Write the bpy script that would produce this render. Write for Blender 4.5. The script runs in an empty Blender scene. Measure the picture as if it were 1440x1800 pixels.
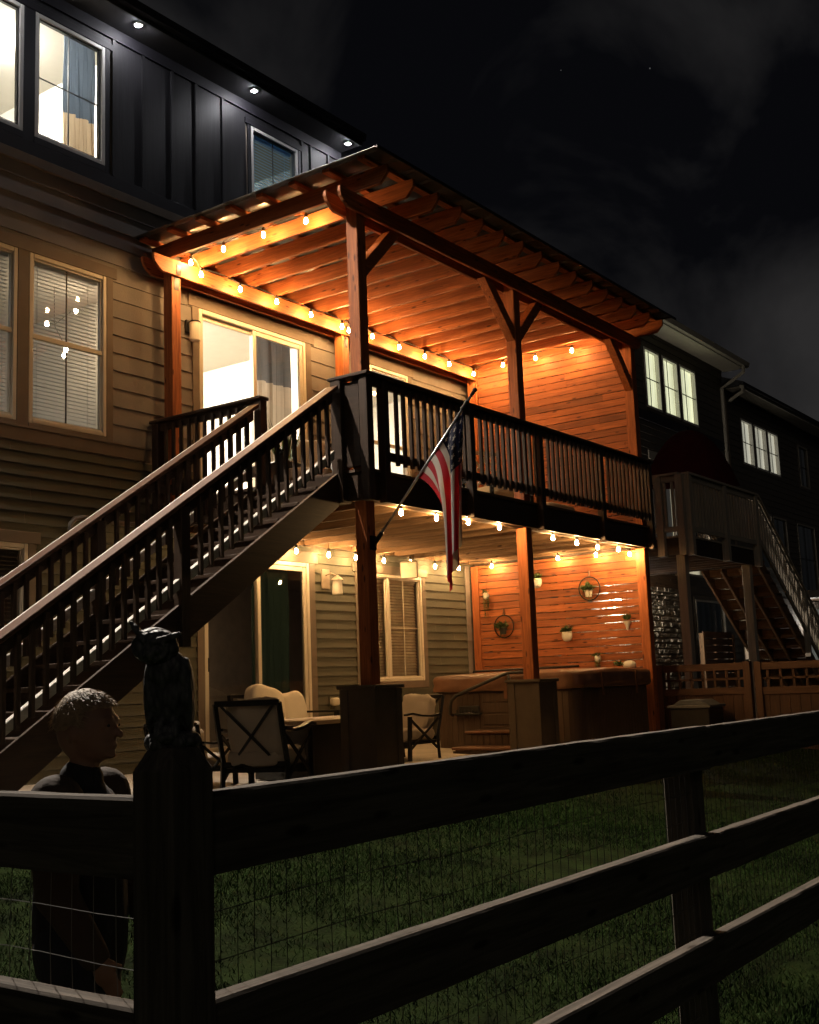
import bpy, bmesh, math, random
import numpy as np
from mathutils import Vector, Matrix, noise
random.seed(7)
R = math.radians
S = bpy.context.scene
COL = S.collection

# ------------------------------------------------------------------ camera
CAM = Vector((-8.8103, -9.7882, 0.8171))
YAW, PITCH, ROLL, FPX = 0.9507, 0.1485, -0.0385, 2034.7
def cam_axes():
    fw = Vector((math.sin(YAW)*math.cos(PITCH), math.cos(YAW)*math.cos(PITCH), math.sin(PITCH)))
    r = Vector((math.cos(YAW), -math.sin(YAW), 0)); u = r.cross(fw)
    c, s = math.cos(ROLL), math.sin(ROLL)
    return fw, c*r+s*u, -s*r+c*u
FW, RT, UP = cam_axes()
cd = bpy.data.cameras.new('camera'); cam = bpy.data.objects.new('camera', cd); COL.objects.link(cam)
cd.sensor_fit = 'HORIZONTAL'; cd.sensor_width = 36; cd.lens = 36*FPX/1440
cd.clip_start = 0.05; cd.clip_end = 3000
cam.matrix_world = Matrix(((RT.x, UP.x, -FW.x, CAM.x), (RT.y, UP.y, -FW.y, CAM.y), (RT.z, UP.z, -FW.z, CAM.z), (0, 0, 0, 1)))
S.camera = cam

# ------------------------------------------------------------------ night sky
W = bpy.data.worlds.new('World'); S.world = W; W.use_nodes = True
nt = W.node_tree; nt.nodes.clear()
def N(t, typ, **kw):
    n = t.nodes.new(typ)
    for k, v in kw.items(): setattr(n, k, v)
    return n
tc = N(nt, 'ShaderNodeTexCoord')
cl = N(nt, 'ShaderNodeTexNoise'); cl.inputs['Scale'].default_value = 3.6; cl.inputs['Detail'].default_value = 6; cl.inputs['Distortion'].default_value = .5
nt.links.new(tc.outputs['Generated'], cl.inputs['Vector'])
rp = N(nt, 'ShaderNodeValToRGB')
rp.color_ramp.elements[0].position = .46; rp.color_ramp.elements[0].color = (.0022, .0023, .0031, 1)
rp.color_ramp.elements[1].position = .72; rp.color_ramp.elements[1].color = (.023, .022, .022, 1)
nt.links.new(cl.outputs['Fac'], rp.inputs['Fac'])
vo = N(nt, 'ShaderNodeTexVoronoi'); vo.inputs['Scale'].default_value = 26
nt.links.new(tc.outputs['Generated'], vo.inputs['Vector'])
lt = N(nt, 'ShaderNodeMath', operation='LESS_THAN'); lt.inputs[1].default_value = .022
nt.links.new(vo.outputs['Distance'], lt.inputs[0])
sc_ = N(nt, 'ShaderNodeMath', operation='MULTIPLY'); sc_.inputs[1].default_value = .06
nt.links.new(lt.outputs[0], sc_.inputs[0])
mx = N(nt, 'ShaderNodeMixRGB', blend_type='ADD'); mx.inputs[0].default_value = 1
nt.links.new(rp.outputs[0], mx.inputs[1]); nt.links.new(sc_.outputs[0], mx.inputs[2])
bg = N(nt, 'ShaderNodeBackground'); bg.inputs['Strength'].default_value = 1.0
nt.links.new(mx.outputs[0], bg.inputs['Color'])
ow = N(nt, 'ShaderNodeOutputWorld'); nt.links.new(bg.outputs[0], ow.inputs['Surface'])

# assumed fill light standing for dim town sky glow behind the camera
sd = bpy.data.lights.new('night_glow', 'SUN'); sd.energy = .055; sd.angle = R(25); sd.color = (1, .86, .7)
so = bpy.data.objects.new('night_glow', sd); COL.objects.link(so)
so.rotation_euler = Vector((.75, .55, -.42)).to_track_quat('-Z', 'Y').to_euler()

S.view_settings.view_transform = 'Standard'; S.view_settings.look = 'None'
S.view_settings.exposure = 0.0; S.view_settings.gamma = 1
S.render.engine = 'CYCLES'
cy = S.cycles
cy.use_denoising = True; cy.max_bounces = 7; cy.diffuse_bounces = 4; cy.glossy_bounces = 3
cy.transparent_max_bounces = 12; cy.transmission_bounces = 4
cy.caustics_reflective = False; cy.caustics_refractive = False
cy.sample_clamp_indirect = 4.0; cy.sample_clamp_direct = 0
try: cy.denoising_input_passes = 'RGB_ALBEDO_NORMAL'
except Exception: pass

# ------------------------------------------------------------------ materials
def newmat(name):
    m = bpy.data.materials.new(name); m.use_nodes = True
    t = m.node_tree; b = t.nodes['Principled BSDF']
    return m, t, b
def mapped(t, scale, coord='Object'):
    tc = N(t, 'ShaderNodeTexCoord'); mp = N(t, 'ShaderNodeMapping')
    mp.inputs['Scale'].default_value = scale
    t.links.new(tc.outputs[coord], mp.inputs['Vector'])
    return mp
def ramp(t, fac, *stops):
    r = N(t, 'ShaderNodeValToRGB'); e = r.color_ramp.elements
    e[0].position, e[0].color = stops[0][0], (*stops[0][1], 1)
    e[1].position, e[1].color = stops[-1][0], (*stops[-1][1], 1)
    for p, c in stops[1:-1]:
        q = e.new(p); q.color = (*c, 1)
    t.links.new(fac, r.inputs['Fac']); return r
def mat(name, c, rough=.7, metal=0, var=.18, scale=6, bump=.15, bscale=60, island=0, spec=.4):
    m, t, b = newmat(name)
    mp = mapped(t, (1, 1, 1))
    n = N(t, 'ShaderNodeTexNoise'); n.inputs['Scale'].default_value = scale; n.inputs['Detail'].default_value = 5
    t.links.new(mp.outputs[0], n.inputs['Vector'])
    lo = tuple(x*(1-var) for x in c); hi = tuple(min(1, x*(1+var)) for x in c)
    r = ramp(t, n.outputs['Fac'], (.3, lo), (.7, hi))
    out = r.outputs[0]
    if island:
        g = N(t, 'ShaderNodeNewGeometry'); mr = N(t, 'ShaderNodeMapRange')
        mr.inputs['To Min'].default_value = 1-island; mr.inputs['To Max'].default_value = 1+island
        t.links.new(g.outputs['Random Per Island'], mr.inputs['Value'])
        mm = N(t, 'ShaderNodeMixRGB', blend_type='MULTIPLY'); mm.inputs[0].default_value = 1
        t.links.new(out, mm.inputs[1]); t.links.new(mr.outputs[0], mm.inputs[2]); out = mm.outputs[0]
    t.links.new(out, b.inputs['Base Color'])
    b.inputs['Roughness'].default_value = rough; b.inputs['Metallic'].default_value = metal
    b.inputs['Specular IOR Level'].default_value = spec
    if bump:
        n2 = N(t, 'ShaderNodeTexNoise'); n2.inputs['Scale'].default_value = bscale; n2.inputs['Detail'].default_value = 4
        t.links.new(mp.outputs[0], n2.inputs['Vector'])
        bp = N(t, 'ShaderNodeBump'); bp.inputs['Strength'].default_value = bump; bp.inputs['Distance'].default_value = .01
        t.links.new(n2.outputs['Fac'], bp.inputs['Height']); t.links.new(bp.outputs[0], b.inputs['Normal'])
    return m
def wood(name, dark, light, axis='x', rough=.65, island=.22, knots=True, grain=1.0, bump=.25):
    m, t, b = newmat(name)
    s = {'x': (1.1, 22, 22), 'y': (22, 1.1, 22), 'z': (22, 22, 1.1)}[axis]
    g = N(t, 'ShaderNodeNewGeometry')
    tc = N(t, 'ShaderNodeTexCoord')
    off = N(t, 'ShaderNodeVectorMath', operation='SCALE'); off.inputs[0].default_value = (3.1, 5.7, 7.3)
    t.links.new(g.outputs['Random Per Island'], off.inputs['Scale'])
    ad = N(t, 'ShaderNodeVectorMath', operation='ADD')
    t.links.new(tc.outputs['Object'], ad.inputs[0]); t.links.new(off.outputs[0], ad.inputs[1])
    mp = N(t, 'ShaderNodeMapping'); mp.inputs['Scale'].default_value = tuple(v*grain for v in s)
    t.links.new(ad.outputs[0], mp.inputs['Vector'])
    n = N(t, 'ShaderNodeTexNoise'); n.inputs['Scale'].default_value = 1.6; n.inputs['Detail'].default_value = 7
    n.inputs['Roughness'].default_value = .62; n.inputs['Distortion'].default_value = 1.1
    t.links.new(mp.outputs[0], n.inputs['Vector'])
    mid = tuple((a+c)/2 for a, c in zip(dark, light))
    r = ramp(t, n.outputs['Fac'], (.28, dark), (.5, mid), (.68, light))
    out = r.outputs[0]
    mr = N(t, 'ShaderNodeMapRange'); mr.inputs['To Min'].default_value = 1-island; mr.inputs['To Max'].default_value = 1+island
    t.links.new(g.outputs['Random Per Island'], mr.inputs['Value'])
    mm = N(t, 'ShaderNodeMixRGB', blend_type='MULTIPLY'); mm.inputs[0].default_value = 1
    t.links.new(out, mm.inputs[1]); t.links.new(mr.outputs[0], mm.inputs[2]); out = mm.outputs[0]
    if knots:
        ks = {'x': (2.0, 7, 7), 'y': (7, 2.0, 7), 'z': (7, 7, 2.0)}[axis]
        mk = N(t, 'ShaderNodeMapping'); mk.inputs['Scale'].default_value = ks
        t.links.new(ad.outputs[0], mk.inputs['Vector'])
        v = N(t, 'ShaderNodeTexVoronoi'); v.inputs['Scale'].default_value = 1.7
        t.links.new(mk.outputs[0], v.inputs['Vector'])
        kr = ramp(t, v.outputs['Distance'], (.0, (.16, .12, .10)), (.10, (.30, .25, .21)), (.17, (1, 1, 1)))
        m2 = N(t, 'ShaderNodeMixRGB', blend_type='MULTIPLY'); m2.inputs[0].default_value = 1
        t.links.new(out, m2.inputs[1]); t.links.new(kr.outputs[0], m2.inputs[2]); out = m2.outputs[0]
    t.links.new(out, b.inputs['Base Color'])
    b.inputs['Roughness'].default_value = rough; b.inputs['Specular IOR Level'].default_value = .35
    bp = N(t, 'ShaderNodeBump'); bp.inputs['Strength'].default_value = bump; bp.inputs['Distance'].default_value = .004
    t.links.new(n.outputs['Fac'], bp.inputs['Height']); t.links.new(bp.outputs[0], b.inputs['Normal'])
    return m
def emit(name, c, s):
    m = bpy.data.materials.new(name); m.use_nodes = True; t = m.node_tree; t.nodes.clear()
    e = N(t, 'ShaderNodeEmission'); e.inputs['Color'].default_value = (*c, 1); e.inputs['Strength'].default_value = s
    o = N(t, 'ShaderNodeOutputMaterial'); t.links.new(e.outputs[0], o.inputs['Surface']); return m
def glass(name, tint=(.93, .95, .94), refl=1.0):
    m = bpy.data.materials.new(name); m.use_nodes = True; t = m.node_tree; t.nodes.clear()
    tr = N(t, 'ShaderNodeBsdfTransparent'); tr.inputs['Color'].default_value = (*tint, 1)
    gl = N(t, 'ShaderNodeBsdfGlossy'); gl.inputs['Roughness'].default_value = .015
    gl.inputs['Color'].default_value = (refl, refl, refl, 1)
    fr = N(t, 'ShaderNodeFresnel'); fr.inputs['IOR'].default_value = 1.5
    mxx = N(t, 'ShaderNodeMixShader'); t.links.new(fr.outputs[0], mxx.inputs[0])
    t.links.new(tr.outputs[0], mxx.inputs[1]); t.links.new(gl.outputs[0], mxx.inputs[2])
    o = N(t, 'ShaderNodeOutputMaterial'); t.links.new(mxx.outputs[0], o.inputs['Surface']); return m
M = {}
CD, CLt = (.16, .040, .011), (.46, .142, .039)
for ax in 'xyz':
    M['cedar_'+ax] = wood('cedar_'+ax, CD, CLt, ax, island=.30)
    M['stain_'+ax] = wood('dark_stain_'+ax, (.030, .018, .011), (.062, .036, .021), ax, rough=.55, island=.15, knots=False)
    M['cap_'+ax] = wood('cap_stain_'+ax, (.048, .022, .012), (.11, .053, .030), ax, rough=.45, island=.1, knots=False)
    M['frame_'+ax] = wood('floor_lumber_'+ax, (.07, .04, .02), (.20, .118, .06), ax, rough=.8, island=.45)
    M['grey_'+ax] = wood('weathered_lumber_'+ax, (.34, .28, .22), (.55, .47, .38), ax, rough=.8, island=.15, knots=False)
    M['rail_'+ax] = wood('fence_lumber_'+ax, (.035, .028, .022), (.135, .112, .09), ax, rough=.95, island=.1)
    M['brown_'+ax] = wood('brown_fence_'+ax, (.05, .024, .013), (.10, .05, .028), ax, rough=.7, island=.2, knots=False)
M['pale_lit_x'] = wood('pale_lit_lumber', (.45, .41, .36), (.62, .58, .52), 'x', rough=.6, island=.05, knots=False)  # pale colour stands in for lamplight on the stair rail tops
for ax in 'xy': M['nstair_'+ax] = wood('brown_stair_'+ax, (.14, .07, .034), (.28, .155, .08), ax, rough=.8)
M['siding'] = mat('sage_siding', (.085, .080, .053), .75, var=.20, scale=1.4, island=.07, bump=.2, bscale=90)
M['siding_tan'] = mat('tan_siding', (.19, .165, .143), .75, var=.20, scale=1.4, island=.06, bump=.25, bscale=70)
M['trim'] = mat('brown_trim', (.165, .125, .09), .7, var=.08, bump=.1)
M['slate'] = wood('slate_board', (.018, .0175, .020), (.031, .030, .034), 'z', rough=.55, island=.12, knots=False, bump=.5)
M['slate_trim'] = mat('slate_trim', (.018, .017, .022), .6, var=.1)
M['vinyl'] = mat('window_vinyl', (.66, .58, .46), .45, var=.04, bump=0)
M['white_vinyl'] = mat('white_window_vinyl', (.74, .72, .68), .45, var=.04, bump=0)
M['sash'] = mat('dark_sash', (.05, .05, .05), .5, bump=0)
M['glass'] = glass('window_glass')
M['blind'] = mat('blind_slat', (.72, .70, .66), .6, var=.04, bump=0)
def translucent(name, c, f):
    m, t, bs = newmat(name); bs.inputs['Base Color'].default_value = (*c, 1); bs.inputs['Roughness'].default_value = .6
    tl = N(t, 'ShaderNodeBsdfTranslucent'); tl.inputs['Color'].default_value = (*c, 1); q = N(t, 'ShaderNodeMixShader'); q.inputs[0].default_value = f
    t.links.new(bs.outputs[0], q.inputs[1]); t.links.new(tl.outputs[0], q.inputs[2]); t.links.new(q.outputs[0], t.nodes['Material Output'].inputs['Surface']); return m
M['blind'] = translucent('blind_slat', (.74, .72, .68), .4)
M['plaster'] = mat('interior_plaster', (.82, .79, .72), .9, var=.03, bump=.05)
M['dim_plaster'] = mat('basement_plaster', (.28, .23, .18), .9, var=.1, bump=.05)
M['soffit'] = mat('soffit_board', (.035, .034, .036), .7, var=.1)
M['roof'] = mat('roof_shingle', (.03, .03, .032), .9, var=.3, scale=30)
M['metal_panel'] = mat('roof_panel', (.07, .067, .067), .35, metal=.0, var=.12, bump=.05)
M['black_metal'] = mat('black_metal', (.018, .017, .016), .4, metal=.6, var=.1, bump=.05)
M['steel'] = mat('steel', (.5, .5, .5), .3, metal=1, var=.05, bump=0)
M['concrete'] = mat('patio_concrete', (.50, .43, .34), .85, var=.12, scale=4, bump=.2, bscale=120)
M['cushion'] = mat('cream_cushion', (.80, .72, .58), .95, var=.05, bump=.3, bscale=240)
M['taupe'] = mat('taupe_fabric', (.42, .35, .27), .95, var=.06, bump=.3, bscale=240)
M['tub'] = wood('tub_cabinet', (.06, .038, .023), (.098, .062, .038), 'z', rough=.5, island=.08, knots=False)
M['tubcover'] = mat('brown_vinyl_cover', (.17, .078, .038), .42, var=.2, scale=5, bump=.35, bscale=14)
M['ceramic'] = mat('white_ceramic', (.72, .68, .58), .35, var=.05, bump=.05)
M['leaf'] = mat('plant_leaf', (.07, .11, .035), .6, var=.5, scale=20, island=.4)
M['leather'] = mat('leather_strap', (.12, .05, .02), .6)
M['plastic_dark'] = mat('dark_plastic', (.03, .027, .022), .45)
M['plastic_cream'] = mat('cream_plastic', (.62, .55, .42), .5, bump=.05)
M['taupe_plastic'] = mat('taupe_plastic', (.30, .235, .17), .5, bump=.05)
M['bulb'] = emit('bulb_filament_glow', (1, .555, .205), 820)
M['bulb_low'] = emit('bulb_low_glow', (1, .59, .24), 880)
M['soffit_led'] = emit('soffit_led', (.96, .95, 1), 1500)
M['room_lamp'] = emit('room_lamp', (1, .90, .74), 30)
M['chand'] = emit('chandelier_glow', (1, .74, .48), 110)
M['n_lamp'] = emit('neighbour_wall_lamp', (1, .90, .74), 1000)
M['flood'] = emit('assumed_flood_glow', (1, .89, .76), 36000)  # lens of the assumed eave flood light
M['n2_lamp'] = emit('far_door_lamp', (1, .95, .85), 120)

# ------------------------------------------------------------------ mesh helpers
class MB:
    def __init__(s): s.v = []; s.f = []
    def add(s, vs, fs):
        o = len(s.v); s.v += [tuple(p) for p in vs]; s.f += [tuple(i+o for i in f) for f in fs]; return s
    def box(s, x0, x1, y0, y1, z0, z1):
        return s.add([(x0,y0,z0),(x1,y0,z0),(x1,y1,z0),(x0,y1,z0),(x0,y0,z1),(x1,y0,z1),(x1,y1,z1),(x0,y1,z1)],
                     [(0,3,2,1),(4,5,6,7),(0,1,5,4),(1,2,6,5),(2,3,7,6),(3,0,4,7)])
    def bar(s, p0, p1, w, h, up=(0,0,1)):
        p0, p1 = Vector(p0), Vector(p1); d = (p1-p0).normalized(); u = Vector(up)
        sd = d.cross(u).normalized(); u = sd.cross(d)
        c = [(-w/2,-h/2),(w/2,-h/2),(w/2,h/2),(-w/2,h/2)]
        return s.add([p+sd*a+u*b for p in (p0,p1) for a, b in c], [(3,2,1,0),(4,5,6,7),(0,1,5,4),(1,2,6,5),(2,3,7,6),(3,0,4,7)])
    def vbar(s, p0, p1, w, h):
        """bar along p0-p1 in plan/slope with vertical ends (w sideways, h vertical)"""
        p0, p1 = Vector(p0), Vector(p1); d = p1-p0; sd = Vector((d.y, -d.x, 0)).normalized()
        c = [(-w/2,-h/2),(w/2,-h/2),(w/2,h/2),(-w/2,h/2)]
        return s.add([p+sd*a+Vector((0,0,b)) for p in (p0,p1) for a, b in c], [(3,2,1,0),(4,5,6,7),(0,1,5,4),(1,2,6,5),(2,3,7,6),(3,0,4,7)])
    def prism(s, poly, axis, a, b):
        """extrude 2-D polygon: axis 'x' poly=(y,z), 'y' poly=(x,z), 'z' poly=(x,y)"""
        n = len(poly)
        def P(q, t): return {'x': (t, q[0], q[1]), 'y': (q[0], t, q[1]), 'z': (q[0], q[1], t)}[axis]
        return s.add([P(q, a) for q in poly]+[P(q, b) for q in poly],
                     [tuple(range(n))[::-1], tuple(range(n, 2*n))]+[(i, (i+1)%n, (i+1)%n+n, i+n) for i in range(n)])
    def tube(s, pts, r, seg=8, cap=True):
        pts = [Vector(p) for p in pts]; rs = r if isinstance(r, (list, tuple)) else [r]*len(pts)
        ring = []; ref = None
        for i, p in enumerate(pts):
            d = (pts[min(i+1, len(pts)-1)]-pts[max(i-1, 0)]).normalized()
            if ref is None: ref = Vector((0,0,1)) if abs(d.z) < .9 else Vector((1,0,0))
            a = d.cross(ref).normalized(); b = a.cross(d).normalized(); ref = b
            ring.append([p+a*(rs[i]*math.cos(2*math.pi*k/seg))+b*(rs[i]*math.sin(2*math.pi*k/seg)) for k in range(seg)])
        vs = [q for rg in ring for q in rg]; fs = []
        for i in range(len(pts)-1):
            for k in range(seg):
                k2 = (k+1) % seg; fs.append((i*seg+k, i*seg+k2, (i+1)*seg+k2, (i+1)*seg+k))
        if cap: fs += [tuple(range(seg))[::-1], tuple((len(pts)-1)*seg+k for k in range(seg))]
        return s.add(vs, fs)
    def lathe(s, prof, c, seg=20, axis=(0,0,1)):
        c = Vector(c); ax = Vector(axis).normalized(); ref = Vector((1,0,0)) if abs(ax.x) < .9 else Vector((0,1,0))
        a = ax.cross(ref).normalized(); b = ax.cross(a)
        vs = []; fs = []
        for r, h in prof:
            for k in range(seg):
                t = 2*math.pi*k/seg; vs.append(c+ax*h+a*(r*math.cos(t))+b*(r*math.sin(t)))
        for i in range(len(prof)-1):
            for k in range(seg):
                k2 = (k+1) % seg; fs.append((i*seg+k, i*seg+k2, (i+1)*seg+k2, (i+1)*seg+k))
        fs += [tuple(range(seg))[::-1], tuple((len(prof)-1)*seg+k for k in range(seg))]
        return s.add(vs, fs)
    def ell(s, c, rad, e=1.0, nu=24, nv=14, rot=None, fn=None):
        """(super)ellipsoid"""
        c = Vector(c); vs = []; fs = []
        sg = lambda x, p: math.copysign(abs(x)**p, x)
        for j in range(nv+1):
            ph = -math.pi/2+math.pi*j/nv
            for i in range(nu):
                th = 2*math.pi*i/nu
                q = Vector((sg(math.cos(ph), e)*sg(math.cos(th), e)*rad[0], sg(math.cos(ph), e)*sg(math.sin(th), e)*rad[1], sg(math.sin(ph), e)*rad[2]))
                if fn: q = fn(q)
                if rot: q = rot @ q
                vs.append(c+q)
        for j in range(nv):
            for i in range(nu):
                i2 = (i+1) % nu; fs.append((j*nu+i, j*nu+i2, (j+1)*nu+i2, (j+1)*nu+i))
        return s.add(vs, fs)
    def caps(s, p0, p1, r0, r1, seg=12):
        """tapered capsule (for voxel-remeshed bodies)"""
        p0, p1 = Vector(p0), Vector(p1); d = (p1-p0).normalized(); pts = []; rs = []
        for k in range(5): a = math.pi/2*(1-k/4); pts.append(p0-d*(r0*math.sin(a))); rs.append(max(1e-4, r0*math.cos(a)))
        for k in range(5): a = math.pi/2*(k/4); pts.append(p1+d*(r1*math.sin(a))); rs.append(max(1e-4, r1*math.cos(a)))
        return s.tube(pts, rs, seg)
    def build(s, name, m, parent=None, bevel=0, smooth=False, local=False, sub=0, remesh=0):
        me = bpy.data.meshes.new(name)
        o = bpy.data.objects.new(name, me); COL.objects.link(o)
        if parent is not None:
            o.parent = parent
            off = Vector((0,0,0)) if local else WPOS[parent.name]
            WPOS[o.name] = off.copy()
        else:
            if local: off = Vector((0,0,0))
            else:
                a = np.array(s.v); off = Vector(((a[:,0].min()+a[:,0].max())/2, (a[:,1].min()+a[:,1].max())/2, a[:,2].min()))
            o.location = off; WPOS[o.name] = off.copy()
        me.from_pydata([(p[0]-off.x, p[1]-off.y, p[2]-off.z) for p in s.v], [], s.f)
        if m: me.materials.append(m)
        if smooth:
            me.polygons.foreach_set('use_smooth', [True]*len(me.polygons))
        if remesh:
            md = o.modifiers.new('r', 'REMESH'); md.mode = 'VOXEL'; md.voxel_size = remesh; md.use_smooth_shade = True
            md = o.modifiers.new('s', 'SMOOTH'); md.iterations = 4; md.factor = .5
        if sub:
            md = o.modifiers.new('sub', 'SUBSURF'); md.levels = sub; md.render_levels = sub
        if bevel:
            md = o.modifiers.new('b', 'BEVEL'); md.width = bevel; md.segments = 1; md.limit_method = 'ANGLE'
        me.update(); return o
WPOS = {}
def tag(o, label, cat, group=None, kind=None):
    o['label'] = label; o['category'] = cat
    if group: o['group'] = group
    if kind: o['kind'] = kind
    return o
def thing(name, loc, label, cat, group=None, rz=0):
    o = bpy.data.objects.new(name, None); COL.objects.link(o); o.empty_display_size = .1
    o.location = loc; o.rotation_euler = (0, 0, rz); WPOS[o.name] = Vector(loc)
    return tag(o, label, cat, group)
def copy_tree(o, parent=None):
    c = o.copy(); COL.objects.link(c)
    if parent is not None: c.parent = parent
    for ch in o.children: copy_tree(ch, c)
    return c
def B(x0, x1, y0, y1, z0, z1): return MB().box(x0, x1, y0, y1, z0, z1)
def rj(a): return random.uniform(-a, a)

# ------------------------------------------------------------------ ground
def gz(x, y):
    """lawn height"""
    t = max(0.0, min(1.0, (y+8.2)/4.4)); t = t*t*(3-2*t)
    z = -.58+.40*t
    if y < -8.2: z = -.58-.03*(-8.2-y)
    return z+.025*noise.noise(Vector((x*.6, y*.6, 0)))
g = MB()
xs = [-400, -120, -40] + [-16+.5*i for i in range(81)] + [40, 80, 200, 600]
ys = [-300, -60, -24] + [-14+.35*i for i in range(32)] + [-2, 4, 40, 400]
vs = [(x, y, gz(x, y) if (-20 < x < 30 and -20 < y < -2.9) else (-.9 if y < -14 else -.3)) for y in ys for x in xs]
nx = len(xs)
g.add(vs, [(j*nx+i, j*nx+i+1, (j+1)*nx+i+1, (j+1)*nx+i) for j in range(len(ys)-1) for i in range(nx-1)])
M['soil'] = mat('lawn_soil', (.008, .014, .003), .95, var=.6, scale=5, bump=.8, bscale=40, spec=.03)
o = g.build('lawn_ground', M['soil'], smooth=True); o['kind'] = 'structure'; o['label'] = 'dark lawn ground behind and around the rail fence'
# patio slab, draining away from the house
def pz(y): return .0+.033*max(-4, min(0, y))
p = MB()
p.add([(-6, 0, 0), (7.05, 0, 0), (7.05, -3.75, pz(-3.75)), (-3.2, -3.75, pz(-3.75)), (-6, -3.0, pz(-3)),
       (-6, 0, -.3), (7.05, 0, -.3), (7.05, -3.75, -.35), (-3.2, -3.75, -.35), (-6, -3.0, -.35)],
      [(0, 4, 3, 2, 1), (5, 6, 7, 8, 9), (0, 1, 6, 5), (1, 2, 7, 6), (2, 3, 8, 7), (3, 4, 9, 8), (4, 0, 5, 9)])
o = p.build('patio_slab', M['concrete'], bevel=.01); o['kind'] = 'structure'; o['label'] = 'pale concrete patio under the deck'

# grass blades
def grass():
    rng = np.random.default_rng(3)
    pts = []
    def area(n, x0, x1, y0, y1):
        a = rng.uniform((x0, y0), (x1, y1), (n, 2)); pts.append(a)
    area(170000, -7.4, 0.5, -8.1, -3.8); area(34000, .5, 7, -8.1, -3.8); area(16000, -7.4, -3.3, -3.9, -.2)
    area(90000, -7.3, -2.4, -9.9, -8.1)
    P = np.concatenate(pts); n = len(P)
    z = np.array([gz(x, y) for x, y in P])
    dens = np.array([noise.noise(Vector((x*.9, y*.9, 4)))+.5*noise.noise(Vector((x*2.7, y*2.7, 8))) for x, y in P])
    keep = (rng.uniform(-.75, .35, n) < dens) & ~((P[:,0] > -3.25) & (P[:,1] > -3.78)); P = P[keep]; z = z[keep]; dens = dens[keep]; n = len(P)
    h = rng.uniform(.012, .034, n)*(1+.4*dens); w = rng.uniform(.002, .0042, n); th = rng.uniform(0, 2*np.pi, n); ln = rng.normal(0, .02, (n, 2))
    V = np.zeros((n, 3, 3))
    V[:,0] = np.c_[P[:,0]-w*np.cos(th), P[:,1]-w*np.sin(th), z-.004]; V[:,1] = np.c_[P[:,0]+w*np.cos(th), P[:,1]+w*np.sin(th), z-.004]
    V[:,2] = np.c_[P[:,0]+ln[:,0], P[:,1]+ln[:,1], z+h]
    me = bpy.data.meshes.new('grass'); me.vertices.add(n*3); me.loops.add(n*3); me.polygons.add(n)
    me.vertices.foreach_set('co', V.reshape(-1)); me.loops.foreach_set('vertex_index', np.arange(n*3))
    me.polygons.foreach_set('loop_start', np.arange(n)*3); me.polygons.foreach_set('loop_total', np.full(n, 3))
    me.update(calc_edges=True); me.materials.append(mat('grass_blade', (.013, .030, .0035), .8, var=.6, scale=1.3, island=.4, bump=0, spec=.08))
    o = bpy.data.objects.new('grass', me); COL.objects.link(o)
    tag(o, 'short dark green lawn grass behind the rail fence', 'grass', kind='stuff')
grass()

# ------------------------------------------------------------------ house
house = thing('town_house', (0, 0, 0), 'three storey house with tan lap siding below and dark slate boards on top', 'house')
def siding(name, m, x0, x1, z0, z1, e, opens, y=0, t=.014, parent=house, mn=1.8, mxl=3.6):
    b = MB(); z = z0; row = 0
    while z < z1-1e-6:
        zb = min(z+e, z1); cuts = sorted({z, zb, *[c for o in opens for c in o[2:4] if z+1e-4 < c < zb-1e-4]})
        joints = []; x = x0+random.uniform(.3, mxl)
        while x < x1: joints.append(x); x += random.uniform(mn, mxl)
        for k in range(len(cuts)-1):
            a, c = cuts[k], cuts[k+1]; ya = y-t*(1-(a-z)/e)-.001; yc = y-t*(1-(c-z)/e)-.001
            segs = [(x0, x1)]
            for o in opens:
                if o[2] < (a+c)/2 < o[3]:
                    ns = []
                    for s0, s1 in segs:
                        if o[1] <= s0 or o[0] >= s1: ns.append((s0, s1)); continue
                        if o[0] > s0: ns.append((s0, o[0]))
                        if o[1] < s1: ns.append((o[1], s1))
                    segs = ns
            for s0, s1 in segs:
                cs = [s0]+[j for j in joints if s0+.05 < j < s1-.05]+[s1]
                for q in range(len(cs)-1):
                    xa, xb = cs[q], cs[q+1]-(.0025 if q < len(cs)-2 else 0)
                    fs = [(0, 1, 3, 2)]; v = [(xa, ya, a), (xb, ya, a), (xa, yc, c), (xb, yc, c)]
                    if a == z: v += [(xa, y, a), (xb, y, a)]; fs.append((4, 5, 1, 0))
                    b.add(v, fs)
        z = zb; row += 1
    return b.build(name, m, parent)
def sheath(name, m, x0, x1, z0, z1, opens, y0=.004, y1=.13, parent=house):
    xs = sorted({x0, x1, *[v for o in opens for v in o[:2] if x0 < v < x1]}); zs = sorted({z0, z1, *[v for o in opens for v in o[2:4] if z0 < v < z1]})
    b = MB()
    for i in range(len(xs)-1):
        for j in range(len(zs)-1):
            cx, cz = (xs[i]+xs[i+1])/2, (zs[j]+zs[j+1])/2
            if any(o[0] < cx < o[1] and o[2] < cz < o[3] for o in opens): continue
            b.box(xs[i], xs[i+1], y0, y1, zs[j], zs[j+1])
    return b.build(name, m, parent)
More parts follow.
